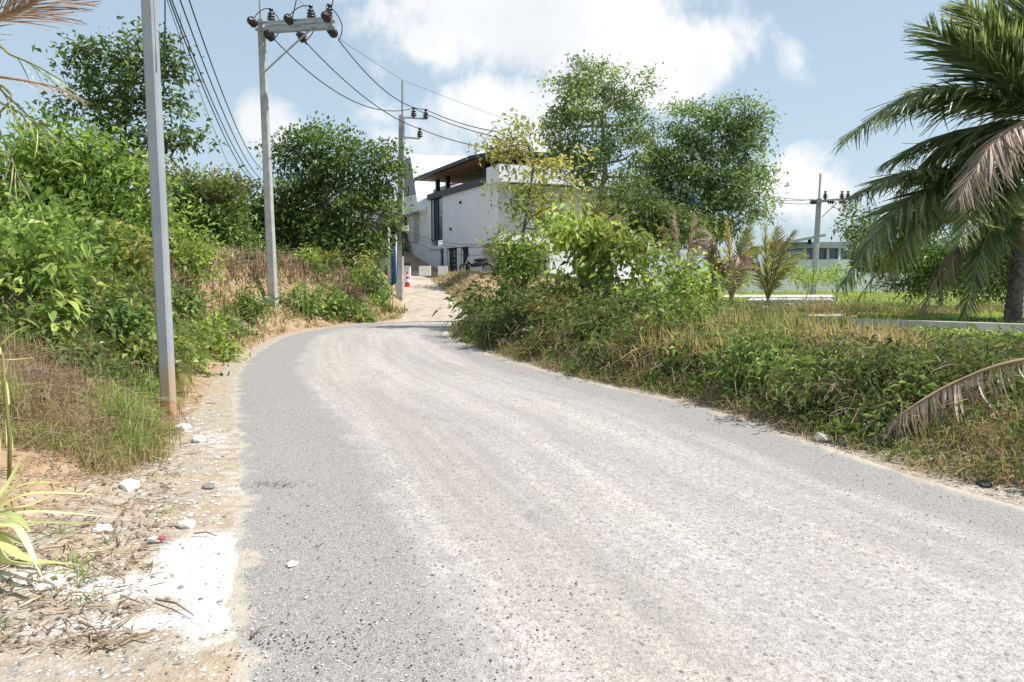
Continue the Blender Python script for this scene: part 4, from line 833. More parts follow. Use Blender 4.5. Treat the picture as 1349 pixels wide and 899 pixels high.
# backdrop trees beyond everything
rg = np.random.default_rng(77)
for k in range(9):
    px = -350 + k * 105; Y0 = 46 + 6 * (k % 3)
    T('broadleaf_tree', ['distant tree far left outside the frame', 'distant tree behind the left bank, second of the row', 'distant tree behind the left bank, hidden by the bright tree', 'distant tree seen in gaps behind the tall dark tree', 'distant tree low on the skyline between the near pole and the tall tree', 'distant tree low behind the russet topped tree', 'distant tree low left of the crossarm pole', 'distant tree behind the large dark tree', 'distant tree behind the large dark tree near the banner'][k], 'tree', Y0,
      [(px, 300, 50, 32), (px + 35, 315, 40, 30), (px - 30, 320, 40, 30), (px, 345, 60, 22)], (.34, .16), 'leaf_mid', 2.2, (px,), None, .15, tb=(0, .7), clump=10, group='distant tree row on the left')
for k in range(6):
    px = 1150 + k * 85; Y0 = 85 + 8 * (k % 2)
    T('broadleaf_tree', ['distant tree behind the far house', 'distant tree behind the palm fronds, left one', 'distant tree behind the palm fronds, middle one', 'distant tree behind the palm trunk', 'distant tree past the right edge', 'distant tree farthest right outside the frame'][k], 'tree', Y0,
      [(px, 335, 45, 26), (px + 30, 345, 36, 20), (px - 25, 345, 36, 20)], (.45, .25), 'leaf_mid', 2.2, (px,), None, .2, tb=(0, .7), clump=10, group='distant tree row on the right')

# ------------------------------------------------------------------ palms
LFL = []
for k in range(5):                       # leaflet strips, unit length along +Y, increasing droop
    d = [.05, .2, .4, .65, .9][k]; rows = 5; V = []
    for r in range(rows):
        f = r / (rows - 1); w_ = (.045 + .0 * f) * (1 - f ** 2.2) + .004 if r else .02
        y_ = f * (1 - .25 * d * f); z_ = -d * f * f * .8
        V += [(-w_ / 2, y_, z_ - .012), (0, y_, z_), (w_ / 2, y_, z_ - .012)]
    F = []
    for r in range(rows - 1): a = r * 3; F += [[a, a + 1, a + 4, a + 3], [a + 1, a + 2, a + 5, a + 4]]
    LFL.append((np.array(V), np.array(F)))
LFM = {}
def leaflet_mesh(k, mat, ti):
    key = (k, mat, ti)
    if key not in LFM: LFM[key] = MB().add(LFL[k][0], None, LFL[k][1], (.15, .45, .75, 1.)[ti]).mesh('leaflet', mat)
    return LFM[key]
def frond(root, pts, LL, n=46, mat='palm_green', stem='frond_stem', ind=False, hang=.5, r0=.03, seed=0, start=.14, wid=1., sidev=None, fwd=.75, tb=(.1, .7), spread=1., gap=0.):
    rg = np.random.default_rng(seed + 100); q = catmull(np.array(pts), 8); k = len(q)
    T_ = norm(np.gradient(q, axis=0)); fr = MB().tube(q, np.linspace(r0, r0 * .2, k), 5).build('frond', stem, root, True)
    mb = MB(); z = np.array([0, 0, 1.]); L = np.linalg.norm(np.diff(q, axis=0), axis=1).sum()
    for i_ in range(n):
        f = start + (1 - start) * (i_ + rg.random() * .6) / n; x = f * (k - 1); a = min(k - 2, int(x)); p_ = q[a] + (q[a + 1] - q[a]) * (x - a); t_ = T_[a]
        sd_ = np.cross(t_, z) if sidev is None else np.array(sidev) - t_ * np.dot(sidev, t_); sd_ = sd_ / (np.linalg.norm(sd_) + 1e-6); upv = np.cross(sd_, t_)
        if upv[2] < 0 and sidev is None: upv = -upv
        ll = LL * (math.sin(math.pi * (.18 + .78 * ((f - start) / (1 - start)) ** .9)) ** .7) * rg.uniform(.85, 1.12)
        for s in (-1, 1):
            if rg.random() < gap: continue
            d = sd_ * s * rg.uniform(.8, 1.05) * spread + t_ * (fwd + .5 * f) + upv * rg.uniform(-.1, .3) - z * hang * rg.uniform(.5, 1.2); d = d / np.linalg.norm(d)
            lk = int(np.clip(rg.normal(1.3 + hang * 1.2, .8), 0, 4)); ti = int(np.clip(rg.uniform(tb[0], tb[1]) * 4, 0, 3))
            u2 = upv + rg.normal(size=3) * .35
            if ind: inst('leaflet', leaflet_mesh(lk, mat, ti), fr, p_, d, u2, (ll * wid * rg.uniform(.8, 1.2), ll, ll))
            else:
                V, F = LFL[lk]; y_ = d; x_ = np.cross(y_, u2); x_ /= np.linalg.norm(x_) + 1e-6; z_ = np.cross(x_, y_)
                mb.add(p_ + (V[:, :1] * wid * x_ + V[:, 1:2] * y_ + V[:, 2:] * z_) * ll, None, F, (.15, .45, .75, 1.)[ti])
    if not ind and mb.n: tag(mb.build('leaflets', mat, fr), kind='stuff')
    return fr
def arch(c, tip, lift): 
    c = np.array(c); tip = np.array(tip); L = np.linalg.norm(tip - c); return [c, c + (tip - c) * .33 + [0, 0, lift * .75 * L], c + (tip - c) * .68 + [0, 0, lift * .8 * L], tip]
def palmtrunk(root, base, topp, r0, r1, ringn=16):
    b = np.array(base); t_ = np.array(topp); k = ringn; P = []; rr = []
    for i_ in range(k): 
        f = i_ / k; p_ = b + (t_ - b) * f; P += [p_, p_ + (t_ - b) / k * .8]; r = r0 + (r1 - r0) * min(1, f * 1.4); rr += [r * .93, r * 1.05]
    MB().tube(P, rr, 12).build('trunk', 'palm_bark', root, True)
# palm A with visible trunk
bA = at(1333, 428, 18.2); bA[2] = hz_(bA[0], bA[1]) - .1; cA = at(1345, 305, 18.2)
pa = empty('coconut_palm', bA, 'coconut palm with a short dark trunk at the right edge', 'palm')
palmtrunk(pa, bA, cA, .21, .16)
MB().lathe([(0, -.5), (.16, -.45), (.25, -.2), (.28, .1), (.2, .45), (.08, .8), (0, .85)], cA, (0, 0, 1), 10).build('crown_shaft', 'frond_stem_dry', pa, True)
rg = np.random.default_rng(5)
def F_(root, c, px, py, dY, lift, L=.95, ind=False, mat='palm_green', hang=.5, stem='frond_stem', n=46, seed=0, wid=1., **kw):
    return frond(root, arch(c, at(px, py, c[1] + dY), lift), L * 1.15, int(n * 2.4), mat, stem, ind, hang, .035, seed, wid=wid, **kw)
W_ = 1.25
F_(pa, cA, 1118, 262, -1.2, .22, 1.0, True, hang=.35, seed=1, wid=W_, n=42)
F_(pa, cA, 1108, 378, -1.6, .34, 1.15, True, hang=.55, seed=2, wid=W_, n=42, tb=(.1, .9))
F_(pa, cA, 1160, 320, .8, .35, 1.0, False, hang=.6, seed=3, wid=W_)
F_(pa, cA, 1205, 425, -.6, .30, .8, False, 'palm_dead', .9, 'frond_stem_dry', seed=4, wid=W_, n=30, gap=.3, tb=(.1, .7))
F_(pa, cA, 1130, 395, .9, .40, .9, False, 'palm_yellow', .8, 'frond_stem', seed=5, wid=W_, n=36, gap=.25, tb=(.0, .8))
F_(pa, cA, 1268, 425, -1.6, .42, .85, False, hang=.8, seed=6, wid=W_)
F_(pa, cA, 1235, 385, 1.2, .4, .9, False, 'palm_green', hang=.7, seed=7, wid=W_, tb=(.2, 1))
F_(pa, cA, 1250, 190, .8, .1, .9, False, hang=.2, seed=8, wid=W_)
F_(pa, cA, 1460, 200, .5, .2, .9, False, hang=.3, seed=9, wid=W_)
F_(pa, cA, 1520, 290, -1, .3, .9, False, hang=.4, seed=10, wid=W_)
F_(pa, cA, 1480, 400, .6, .4, .9, False, hang=.6, seed=11, wid=W_)
F_(pa, cA, 1400, 200, 3, .2, .9, False, hang=.3, seed=12, wid=W_)
for k, (tx, ty, dY, lf, hg) in enumerate(((1150, 245, .9, .25, .4), (1175, 360, -1.8, .4, .7), (1120, 330, .2, .3, .5), (1215, 300, 2, .35, .6), (1200, 225, -1.5, .15, .3), (1262, 322, -2.6, .35, .5))):
    F_(pa, cA, tx, ty, dY, lf, .95, False, 'palm_green', hg, seed=200 + k, wid=W_, tb=(.1, .95))
# palm B, taller, trunk past the right edge
cB = at(1385, 165, 16.5); bB = np.array([cB[0] + .5, cB[1] + .4, hz_(cB[0] + .5, cB[1] + .4) - .1])
pbm = empty('coconut_palm', bB, 'taller coconut palm whose fronds enter from the right edge above', 'palm')
palmtrunk(pbm, bB, cB, .28, .16, 26)
MB().lathe([(0, -.5), (.14, -.4), (.22, -.1), (.2, .3), (.07, .8), (0, .85)], cB, (0, 0, 1), 10).build('crown_shaft', 'frond_stem_dry', pbm, True)
F_(pbm, cB, 1108, 188, -.8, .22, 1.0, True, hang=.35, seed=21, wid=W_, n=36, tb=(0, .6))
F_(pbm, cB, 1222, 35, -.5, .02, 1.15, True, hang=.05, seed=22, wid=W_, n=40, tb=(0, .6))
F_(pbm, cB, 1165, 215, 1.2, .12, 1.0, False, hang=.4, seed=23, wid=W_)
F_(pbm, cB, 1262, 262, -1.2, .22, 1.1, False, 'palm_dead', .9, 'frond_stem_dry', seed=24, wid=W_, n=44, tb=(0, .8))
F_(pbm, cB, 1310, 10, .4, 0, 1.1, False, hang=.05, seed=25, wid=W_)
F_(pbm, cB, 1345, -30, 0, 0, 1.1, False, hang=.05, seed=26, wid=W_)
F_(pbm, cB, 1200, 120, 1.0, .1, 1.0, False, hang=.3, seed=27, wid=W_)
F_(pbm, cB, 1225, 250, .8, .2, 1.0, False, hang=.6, seed=28, wid=W_)
F_(pbm, cB, 1310, 290, -.4, .3, 1.0, False, hang=.7, seed=29, wid=W_)
F_(pbm, cB, 1480, 20, 0, .05, 1.0, False, hang=.1, seed=30, wid=W_)
F_(pbm, cB, 1600, 120, 0, .2, 1.0, False, hang=.3, seed=31, wid=W_)
F_(pbm, cB, 1570, 250, 0, .3, 1.0, False, hang=.5, seed=32, wid=W_)
for k, (tx, ty, dY, lf, hg) in enumerate(((1160, 150, .6, .15, .4), (1270, 5, -.4, .02, .1), (1180, 255, 1.6, .25, .7))):
    F_(pbm, cB, tx, ty, dY, lf, 1.05, False, 'palm_green', hg, seed=300 + k, wid=W_, tb=(0, .9))
F_(pbm, cB, 1420, 150, 4, .2, 1.0, False, hang=.4, seed=33, wid=W_)
# fallen dead frond arching to the road edge
fd = empty('fallen_frond', gz(1145, 592, .03), 'dead brown palm frond arching down onto the right road edge', 'palm frond')
pts = [at(1500, 462, 6.3), at(1349, 474, 6.4), at(1262, 502, 6.5), at(1196, 540, 6.5), at(1150, 578, 6.6), at(1112, 592, 6.62)]
fr = frond(fd, pts, .5, 95, 'palm_dead', 'frond_stem_dry', True, 1.7, .022, 50, .02, 1.25, gap=.12, fwd=-.1, tb=(.3, 1.0), spread=.35)
# small palms
def smallpalm(px, py, Y0, fr_, label, L=.6, trunkr=.12, ctr=None):
    b = at(px, py, Y0); b[2] = hz_(b[0], b[1]); c = at(px, ctr, Y0) if ctr else b + np.array([0, 0, .45]); rt = empty('small_palm', b, label, 'palm'); palmtrunk(rt, b - [0, 0, .1], c, trunkr * 1.3, trunkr, 6)
    for k, (tx, ty, dY, lift, mt, hg) in enumerate(fr_):
        dead = mt == 'palm_dead'; F_(rt, c, tx, ty, dY, lift, L, False, mt, hg, 'frond_stem_dry' if dead else 'frond_stem', 30, seed=int(px) + k, wid=1.8, tb=(.1, 1))
smallpalm(965, 375, 30, [(958, 292, 0, .05, 'palm_yellow', .2), (985, 300, .5, .1, 'palm_lime', .3), (928, 300, -.3, .15, 'palm_dead', .7), (905, 318, .2, .3, 'palm_dead', .9), (935, 345, -.5, .45, 'palm_yellow', .8), (1000, 330, .3, .4, 'palm_lime', .8), (975, 345, -.8, .5, 'palm_dead', .9)], 'small yellowing palm in front of the broad dense tree')
smallpalm(1012, 378, 31, [(1008, 295, 0, .02, 'palm_lime', .1), (1045, 305, 0, .12, 'palm_lime', .3), (1060, 335, .3, .3, 'palm_lime', .6), (985, 310, .4, .12, 'palm_lime', .4), (975, 345, -.3, .4, 'palm_yellow', .6), (1045, 360, -.5, .5, 'palm_lime', .7), (1025, 300, .5, .05, 'palm_yellow', .2)], 'small green palm, the right one of the pair')
smallpalm(775, 350, 23, [(772, 262, 0, .02, 'palm_lime', .1), (745, 285, 0, .25, 'palm_lime', .4), (790, 268, .3, .1, 'palm_lime', .3), (815, 290, 0, .25, 'palm_dead', .5), (740, 318, .3, .4, 'palm_lime', .6), (808, 312, .3, .4, 'palm_lime', .6)], 'small palm poking up behind the broken tree', ctr=318)
smallpalm(898, 372, 28, [(888, 278, 0, .1, 'palm_dead', .5), (915, 285, 0, .1, 'palm_dead', .6), (930, 312, 0, .3, 'palm_dead', .9), (872, 300, .3, .3, 'palm_yellow', .8)], 'dried brown palm left of the yellowing one', .55)
# near palm off the left edge: dry and green fronds
bN = np.array([-5.4, 3.6, hz_(-5.4, 3.6)]); cN = np.array([-5.2, 3.6, 3.1])
pn = empty('coconut_palm', bN, 'palm whose ragged dry and green fronds reach into the top left corner', 'palm')
palmtrunk(pn, bN, cN, .22, .14, 14)
frond(pn, [cN, at(-180, 60, 3.6), at(-40, 32, 3.6), at(28, 12, 3.55), at(60, -8, 3.5)], .36, 60, 'palm_dead', 'frond_stem_dry', True, -.05, .035, 61, .35, .45, fwd=1.1, tb=(.0, .5))
frond(pn, [cN, at(-150, 70, 3.4), at(-30, 96, 3.4), at(30, 106, 3.4), at(75, 116, 3.4), at(110, 132, 3.4)], .13, 40, 'palm_dead', 'frond_stem_dry', True, .2, .012, 62, .5, .5, fwd=.5, tb=(.2, .9), gap=.6)
for k, (a, b, c) in enumerate((((-120, 40), (10, 128), (68, 190)), ((-130, 80), (5, 138), (60, 170)), ((-60, 90), (-4, 165), (30, 250)), ((-100, 40), (20, 75), (80, 105)))):
    frond(pn, [cN, at(*a, 3.4), at(*b, 3.3), at(*c, 3.25)], .2, 12, 'palm_green', 'frond_stem', True, .5, .010, 70 + k, .6, .7, fwd=1.5, tb=(.1, .9), gap=.5)
# cane clump bottom left
cc = gz(-30, 705, .25); cl = empty('cane_plant', cc, 'cane plant with long pale green strap leaves at the bottom left', 'plant')
def strap_leaf(root, pts, w_, tint, name='leaf'):
    q = catmull(np.array(pts), 6); k = len(q); T_ = norm(np.gradient(q, axis=0)); S = norm(np.cross(T_, [0, 0, 1.])); Nn = np.cross(S, T_); f = np.linspace(0, 1, k)[:, None]
    ww = w_ * np.clip(np.minimum(1, .45 + f * 3), 0, 1) * (1 - f ** 3) * .5 + .0006
    V = np.stack([q - S * ww + Nn * ww * .35, q, q + S * ww + Nn * ww * .35], 1).reshape(-1, 3); i_ = np.arange(k - 1)[:, None] * 3 + np.arange(2)[None]
    return MB().add(V, None, np.stack([i_, i_ + 1, i_ + 4, i_ + 3], -1).reshape(-1, 4), tint).build(name, 'cane_leaf', root, True)
for k, (mx, my, tx, ty, dY) in enumerate(((30, 650, 108, 594, .1), (30, 640, 82, 636, .2), (40, 652, 128, 652, 0), (50, 675, 160, 683, .1), (35, 690, 130, 690, -.1), (35, 738, 105, 744, -.2), (22, 640, 46, 585, .2), (25, 700, 55, 760, -.3), (15, 680, 40, 700, -.3), (10, 640, 30, 600, .4), (45, 665, 92, 640, .3), (-5, 600, -10, 520, .2), (35, 718, 70, 702, .1), (10, 742, 75, 742, -.3))):
    strap_leaf(cl, [cc + [.02 * (k % 3), 0, .02 * (k % 4)], at(mx * .4 - 15, (my + 705) / 2 - 8, cc[1] + dY * .4), at(mx, my, cc[1] + dY * .7), at(tx, ty, cc[1] + dY)], .045 + .012 * (k % 3), .3 + .2 * (k % 4))
cs = gz(12, 640, .28); c2 = empty('cane_plant', cs, 'tall single cane stem standing at the left edge', 'plant')
MB().tube([cs, at(13, 580, cs[1]), at(6, 510, cs[1]), at(3, 450, cs[1])], [.012, .012, .01, .006], 6).build('stem', 'frond_stem', c2, True)
for k, q in enumerate((((3, 455), (18, 440), (40, 428)), ((5, 475), (25, 474), (48, 471)), ((4, 470), (-15, 440), (-40, 400)), ((10, 560), (15, 600), (14, 650)), ((6, 500), (10, 540), (9, 590)))):
    strap_leaf(c2, [at(a_, b_, cs[1] + .05 * k) for a_, b_ in q], .035, .25 + .15 * k)

# ------------------------------------------------------------------ grass, weeds and litter (nobody could count these)
def scatter(n, ylo, yhi, side, smin, smax, rgs, xlim=(-16, 22), pw=1.0, ext=1.12, patch=None, drive=True):
    out = []
    tot = 0
    while tot < n:
        k = n * 4; u = rgs.random(k); y = np.exp(np.log(ylo) + u * (np.log(yhi) - np.log(ylo))) if pw == 1 else ylo + u * (yhi - ylo)
        x = y * rgs.uniform(-.69 * ext, .69 * ext, k); h, s, sg, ds = height(x, y)
        ok = (sg == side) & (s > smin) & (s < smax) & (x > xlim[0]) & (x < xlim[1]) & ((ds > .05) | (y < 24))
        if side < 0: ok &= ~((y < 6.75) & (x / y > .47) & (rgs.random(k) < .8))
        if patch is not None: ok &= rgs.random(k) < patch(x, y, s)
        q = np.stack([x, y, h, s], 1)[ok]; out.append(q); tot += len(q)
        if len(q) == 0: break
    return np.vstack(out)[:n]
def grass(name, label, ntuft, per, args, hgt, wid, mat, tb, lean=.45, rad=.07, cat=None, seed=0, tvar=.12, hs=None):
    rgs = np.random.default_rng(seed); C_ = scatter(ntuft, *args[:5], rgs, **(args[5] if len(args) > 5 else {}))
    P = np.repeat(C_, per, 0); nB = len(P); r_ = rgs.normal(size=(nB, 2)) * rad
    P3 = np.stack([P[:, 0] + r_[:, 0], P[:, 1] + r_[:, 1], P[:, 2] - .03], 1)
    hh_ = np.repeat(rgs.uniform(.55, 1.2, len(C_)), per) * rgs.uniform(.55, 1.15, nB) * hgt
    if hs is not None: hh_ = hh_ * hs(P[:, 0], P[:, 1], P[:, 3])
    ww = wid * (1 + np.maximum(0, P[:, 1] - 6) * .05)
    tt = np.repeat(np.clip(tb[0] + (tb[1] - tb[0]) * fbm(C_[:, 0] * .9 + seed, C_[:, 1] * .9, 3) * 1.0 + rgs.normal(size=len(C_)) * tvar, 0, 1), per) + rgs.normal(size=nB) * .08
    mb = MB(); blades(mb, P3, hh_, ww, tt, rgs, lean); o = mb.build(name, mat); tag(o, label, cat, kind='stuff'); return o
rise = lambda lo, hi: (lambda x, y, s: lo + (1 - lo) * sstep(0, hi, s))
nearR = {'pw': 1}
grass('long_grass', 'long mixed green and straw grass covering the right verge', 5200, 11, (5.3, 24, -1, .25, 4.8, {'pw': 1}), .46, .011, 'grass_mix', (.0, 1.3), .5, .09, 'grass', 1, hs=lambda x, y, s: (.45 + .55 * sstep(0, .8, s)) * (1 - .4 * sstep(.2, .4, x / y)) * (.55 + .9 * fbm(x * 1.3, y * 1.3, 2)))
grass('reed_grass', 'tall broad-bladed reed grass on the crest of the right verge', 1300, 9, (7.5, 22, -1, 1.3, 4.2, {'pw': 1, 'patch': lambda x, y, s: sstep(.45, .6, fbm(x * .8 + 9, y * .8))}), .5, .018, 'grass_mix', (.0, 1.2), .4, .08, 'grass', 2)
leafmat('reed_leaf', [(.12, .16, .04), (.2, .25, .06), (.3, .32, .09), (.42, .38, .18), (.34, .26, .15)], .35, .5, gain=1.25)
grass('reed_clump', 'pale yellow green reeds standing up above the weeds on the right verge', 650, 12, (8.0, 14, -1, .8, 4.0, {'pw': 1, 'patch': lambda x, y, s: (x / y > .18) * (x / y < .56) * sstep(.42, .55, fbm(x * 1.1 + 3, y * 1.1))}), .62, .022, 'reed_leaf', (.0, 1.1), .4, .1, 'grass', 12)
grass('dry_grass', 'brown dead grass at the foot of the right verge', 2600, 9, (5.5, 22, -1, .12, 1.2, {'pw': 1}), .2, .007, 'grass_mix', (.0, 1.3), .9, .09, 'grass', 3)
grass('short_grass', 'short bright grass on the flat field to the right', 9000, 7, (12, 60, -1, 4.0, 60, {'pw': 2, 'xlim': (2, 40)}), .11, .03, 'grass_green', (.1, 1.2), .6, .12, 'grass', 4)
grass('field_grass', 'dry yellow grass on the far field in front of the white wall', 6000, 6, (28, 62, 1, 1.0, 60, {'pw': 2, 'xlim': (2, 40)}), .13, .03, 'grass_green', (.2, 1.2), .6, .12, 'grass', 5)
grass('near_grass', 'green grass blades standing up out of the straw beside the near pole', 420, 14, (5.8, 9.5, 1, .8, 2.4, {'pw': 1, 'patch': lambda x, y, s: sstep(.45, .58, fbm(x * 1.3 + 2, y * 1.3))}), .42, .009, 'grass_green', (.1, 1.1), .5, .07, 'grass', 14)
grass('bank_grass', 'long dry and green grass tussocks on the left bank', 4200, 11, (6.0, 17, 1, .6, 4.0, {'pw': 1}), .42, .008, 'grass_mix', (-.1, 1.5), .6, .07, 'grass', 6, hs=rise(.35, 1.8))
grass('straw_grass', 'flattened straw coloured grass round the foot of the near pole', 2300, 11, (5.6, 13, 1, .75, 2.2, {'pw': 1}), .25, .006, 'grass_mix', (-.1, 1.5), .8, .08, 'grass', 7)
grass('slope_grass', 'tawny grass on the mound behind the crossarm pole', 1500, 9, (13, 27, 1, .35, 7, {'pw': 1, 'xlim': (-14, -3.9)}), .45, .016, 'grass_mix', (-.1, 1.15), .6, .09, 'grass', 8, hs=rise(.4, 1.8))
grass('drive_bank_grass', 'sparse green and tawny grass on the bank beside the drive', 1300, 8, (27, 40, 1, 1.5, 20, {'pw': 2, 'xlim': (-4, 4)}), .22, .02, 'grass_mix', (.15, 1.2), .6, .1, 'grass', 9)
grass('verge_tuft', 'scattered small green tufts on the pale verge at bottom left', 26, 40, (3.0, 6.5, 1, .35, 2.5, {'pw': 1}), .1, .005, 'grass_green', (.1, 1), .9, .035, 'grass', 10)
grass('tawny_grass', 'tall tawny dead grass along the top of the earth cut behind the crossarm pole', 950, 10, (12, 27, 1, 1.9, 4.5, {'pw': 1, 'patch': lambda x, y, s: (x / y > -.48) * (x / y < -.2) * 1.0}), .55, .016, 'grass_dry', (.0, 1.1), .6, .1, 'grass', 13)
# weeds (broad leaves) filling the right verge
def weeds(name, label, n_, per, args, leaf, mat, hgt, seed, tb=(0, .8), cat='weeds'):
    rgs = np.random.default_rng(seed); C_ = scatter(n_, *args[:5], rgs, **(args[5] if len(args) > 5 else {})); mb = MB()
    P = np.repeat(C_, per, 0); N = len(P); z = rgs.random(N) ** .7 * hgt * np.repeat(rgs.uniform(.4, 1.2, len(C_)), per) * (.35 + .65 * sstep(0, 1.4, P[:, 3]))
    PP = np.stack([P[:, 0] + rgs.normal(size=N) * .08, P[:, 1] + rgs.normal(size=N) * .08, P[:, 2] + z], 1)
    D = rgs.normal(size=(N, 3)) + np.array([0, 0, .35]); L = leaf[0] * rgs.uniform(.6, 1.3, N)
    leaves(mb, PP, D, L, L * leaf[1] / leaf[0], np.repeat(rgs.uniform(tb[0], tb[1], len(C_)), per) + rgs.normal(size=N) * .12, rgs, .3)
    tag(mb.build(name, mat), label, cat, kind='stuff')
weeds('weed_cover', 'dark leafy weeds matted through the right verge', 5200, 14, (5.2, 23, -1, .2, 4.5, {'pw': 1}), (.08, .024), 'weed_dark', .4, 21, (.1, .9))
weeds('green_weeds', 'patches of brighter leafy weeds in the right verge', 800, 14, (6.5, 22, -1, .25, 5, {'pw': 1, 'patch': lambda x, y, s: sstep(.5, .62, fbm(x * .7, y * .7 + 20))}), (.1, .035), 'leaf_mid', .4, 22, (.1, .9))
weeds('bank_weeds', 'leafy weeds between the bushes on the left bank', 2000, 12, (7.5, 25, 1, .8, 6, {'pw': 1, 'xlim': (-14, -3.9), 'patch': lambda x, y, s: sstep(.4, .58, fbm(x * .7 + 4, y * .7 + 8))}), (.11, .045), 'leaf_mid', .4, 23)
# tangled dead vines
def vines(name, label, n_, args, mat, seed, rad=.006, L=.7, hgt=.5):
    rgs = np.random.default_rng(seed); C_ = scatter(n_, *args[:5], rgs, **(args[5] if len(args) > 5 else {})); mb = MB()
    for c in C_:
        a = rgs.uniform(0, 6.28); l = L * rgs.uniform(.5, 1.3); p0 = np.array([c[0], c[1], c[2] + rgs.uniform(.0, .3) * hgt]); d = np.array([math.cos(a), math.sin(a), 0]) * l
        p2 = p0 + d; h_ = rgs.uniform(.2, 1) * hgt; P = [p0, p0 + d * .3 + [0, 0, h_], p0 + d * .7 + np.append(rgs.normal(size=2) * .08, h_ * .8), p2 + [0, 0, rgs.uniform(-.1, .2) * hgt]]
        mb.tube(catmull(np.array(P), 3), rad * rgs.uniform(.6, 1.3) * (1 + max(0, c[1] - 8) * .05), 3, rgs.random(), cap=False)
    tag(mb.build(name, mat), label, 'vines', kind='stuff')
vines('dead_vines', 'tangled brown dead vines in the right verge', 1900, (6.8, 20, -1, .35, 3.2, {'pw': 1}), 'vine_brown', 31, .0045, .45, .38)
vines('bank_vines', 'tangled brown stems on the left bank', 900, (6, 20, 1, .8, 3.5, {'pw': 1, 'xlim': (-14, -3)}), 'vine_brown', 32, .0035, .4, .3)
# straw litter lying flat
def litter(name, label, n_, args, seed, mat='grass_dry', L=.16, W=.006, cat='litter', z=.012):
    rgs = np.random.default_rng(seed); C_ = scatter(n_, *args[:5], rgs, **(args[5] if len(args) > 5 else {})); N = len(C_)
    a = rgs.uniform(0, 6.28, N); l = L * rgs.uniform(.3, 1.3, N); d = np.stack([np.cos(a), np.sin(a), rgs.normal(size=N) * .12], 1) * l[:, None]; s = np.stack([-np.sin(a), np.cos(a), 0 * a], 1) * W * rgs.uniform(.6, 1.8, (N, 1))
    P = C_[:, :3] + [0, 0, z]; V = np.stack([P - s, P + s, P + d * .5 + s + rgs.normal(size=(N, 3)) * .0015, P + d * .5 - s + [0, 0, .006], P + d], 1); k = np.arange(N)[:, None] * 5
    mb = MB(); mb.add(V.reshape(-1, 3), k + [3, 2, 4], k + [0, 1, 2, 3], np.repeat(rgs.random(N), 5)); tag(mb.build(name, mat), label, cat, kind='stuff')
litter('straw_litter', 'dry stalks and leaf bits lying on the left verge', 2800, (3.0, 13, 1, .35, 3.2, {'pw': 1}), 41, L=.13, W=.0022)
litter('brown_litter', 'dark brown leaf bits on the left verge soil', 1500, (3.0, 10, 1, .4, 3.0, {'pw': 1}), 42, 'vine_brown', .035, .006)
litter('edge_litter', 'dry leaf bits along the right road edge', 1800, (5, 18, -1, .0, .7, {'pw': 1}), 43, 'vine_brown', .04, .006)
# loose chips: real stones on the road and verge
def stones(name, label, P, size, mat, seed, kind='stuff'):
    rgs = np.random.default_rng(seed); ico = np.array([(0, 0, 1), (.9, 0, .35), (.28, .85, .35), (-.73, .53, .35), (-.73, -.53, .35), (.28, -.85, .35), (0, 0, -.5)])
    F = np.array([[0, 1, 2], [0, 2, 3], [0, 3, 4], [0, 4, 5], [0, 5, 1], [6, 2, 1], [6, 3, 2], [6, 4, 3], [6, 5, 4], [6, 1, 5]]); N = len(P)
    a = rgs.uniform(0, 6.28, N); c_, s_ = np.cos(a), np.sin(a); V = ico[None] * (size * rgs.uniform(.4, 1.3, (N, 1, 1))) * rgs.uniform(.6, 1.3, (N, 1, 3)) * [1, 1, .6] * rgs.uniform(.8, 1.2, (N, 7, 1))
    V = np.stack([V[..., 0] * c_[:, None] - V[..., 1] * s_[:, None], V[..., 0] * s_[:, None] + V[..., 1] * c_[:, None], V[..., 2]], -1) + P[:, None]
    mb = MB(); mb.add(V.reshape(-1, 3), (F[None] + (np.arange(N) * 7)[:, None, None]).reshape(-1, 3)); tag(mb.build(name, mat), label, 'gravel', kind=kind)
rgs = np.random.default_rng(51)
y = np.exp(rgs.uniform(np.log(2.6), np.log(22), 30000)); x = y * rgs.uniform(-.72, .72, 30000); h, s, sg, ds = height(x, y); on = s < -.02
q = np.stack([x, y, np.full_like(x, .012)], 1)[on]; stones('pale_chips', 'loose pale stone chips scattered on the road surface', q[:3600], .0055, 'stone_white', 52); stones('dark_chips', 'loose dark stone chips scattered on the road surface', q[3600:6600], .006, 'asphalt_lump', 53)
C_ = scatter(2600, 2.8, 14, 1, .0, 1.6, rgs); stones('verge_gravel', 'pale pebbles on the left sandy verge', C_[:1500, :3], .011, 'stone_white', 54)
C_ = scatter(120, 4.6, 10, 1, .05, .5, rgs); stones('white_rubble', 'broken white rubble along the left road edge near the first pole', C_[:, :3], .021, 'stone_white', 57)
C_ = scatter(420, 2.8, 12, 1, .0, 2.2, rgs); stones('grey_gravel', 'grey pebbles on the left verge', C_[:, :3], .014, 'stone_grey', 55)
C_ = scatter(1200, 5, 20, -1, .0, .7, rgs); stones('edge_gravel', 'pebbles along the right road edge', C_[:, :3], .013, 'stone_white', 56)
for nm_, lab_, (px, py), rr, n_, sd_, mt_2 in (('asphalt_crumbs', 'crumbled black asphalt on the near left road', (450, 850), (.3, .09), 260, 61, 'asphalt_lump'), ('asphalt_crumbs', 'crumbled asphalt at the road edge beside the white powder', (362, 640), (.14, .06), 200, 62, 'asphalt_lump')):
    c = gz(px, py, 0); r2 = np.random.default_rng(sd_); xy = c[:2] + r2.normal(size=(n_, 2)) * rr; stones(nm_, lab_, np.column_stack([xy, np.full(n_, .010)]), .0055, mt_2, sd_)

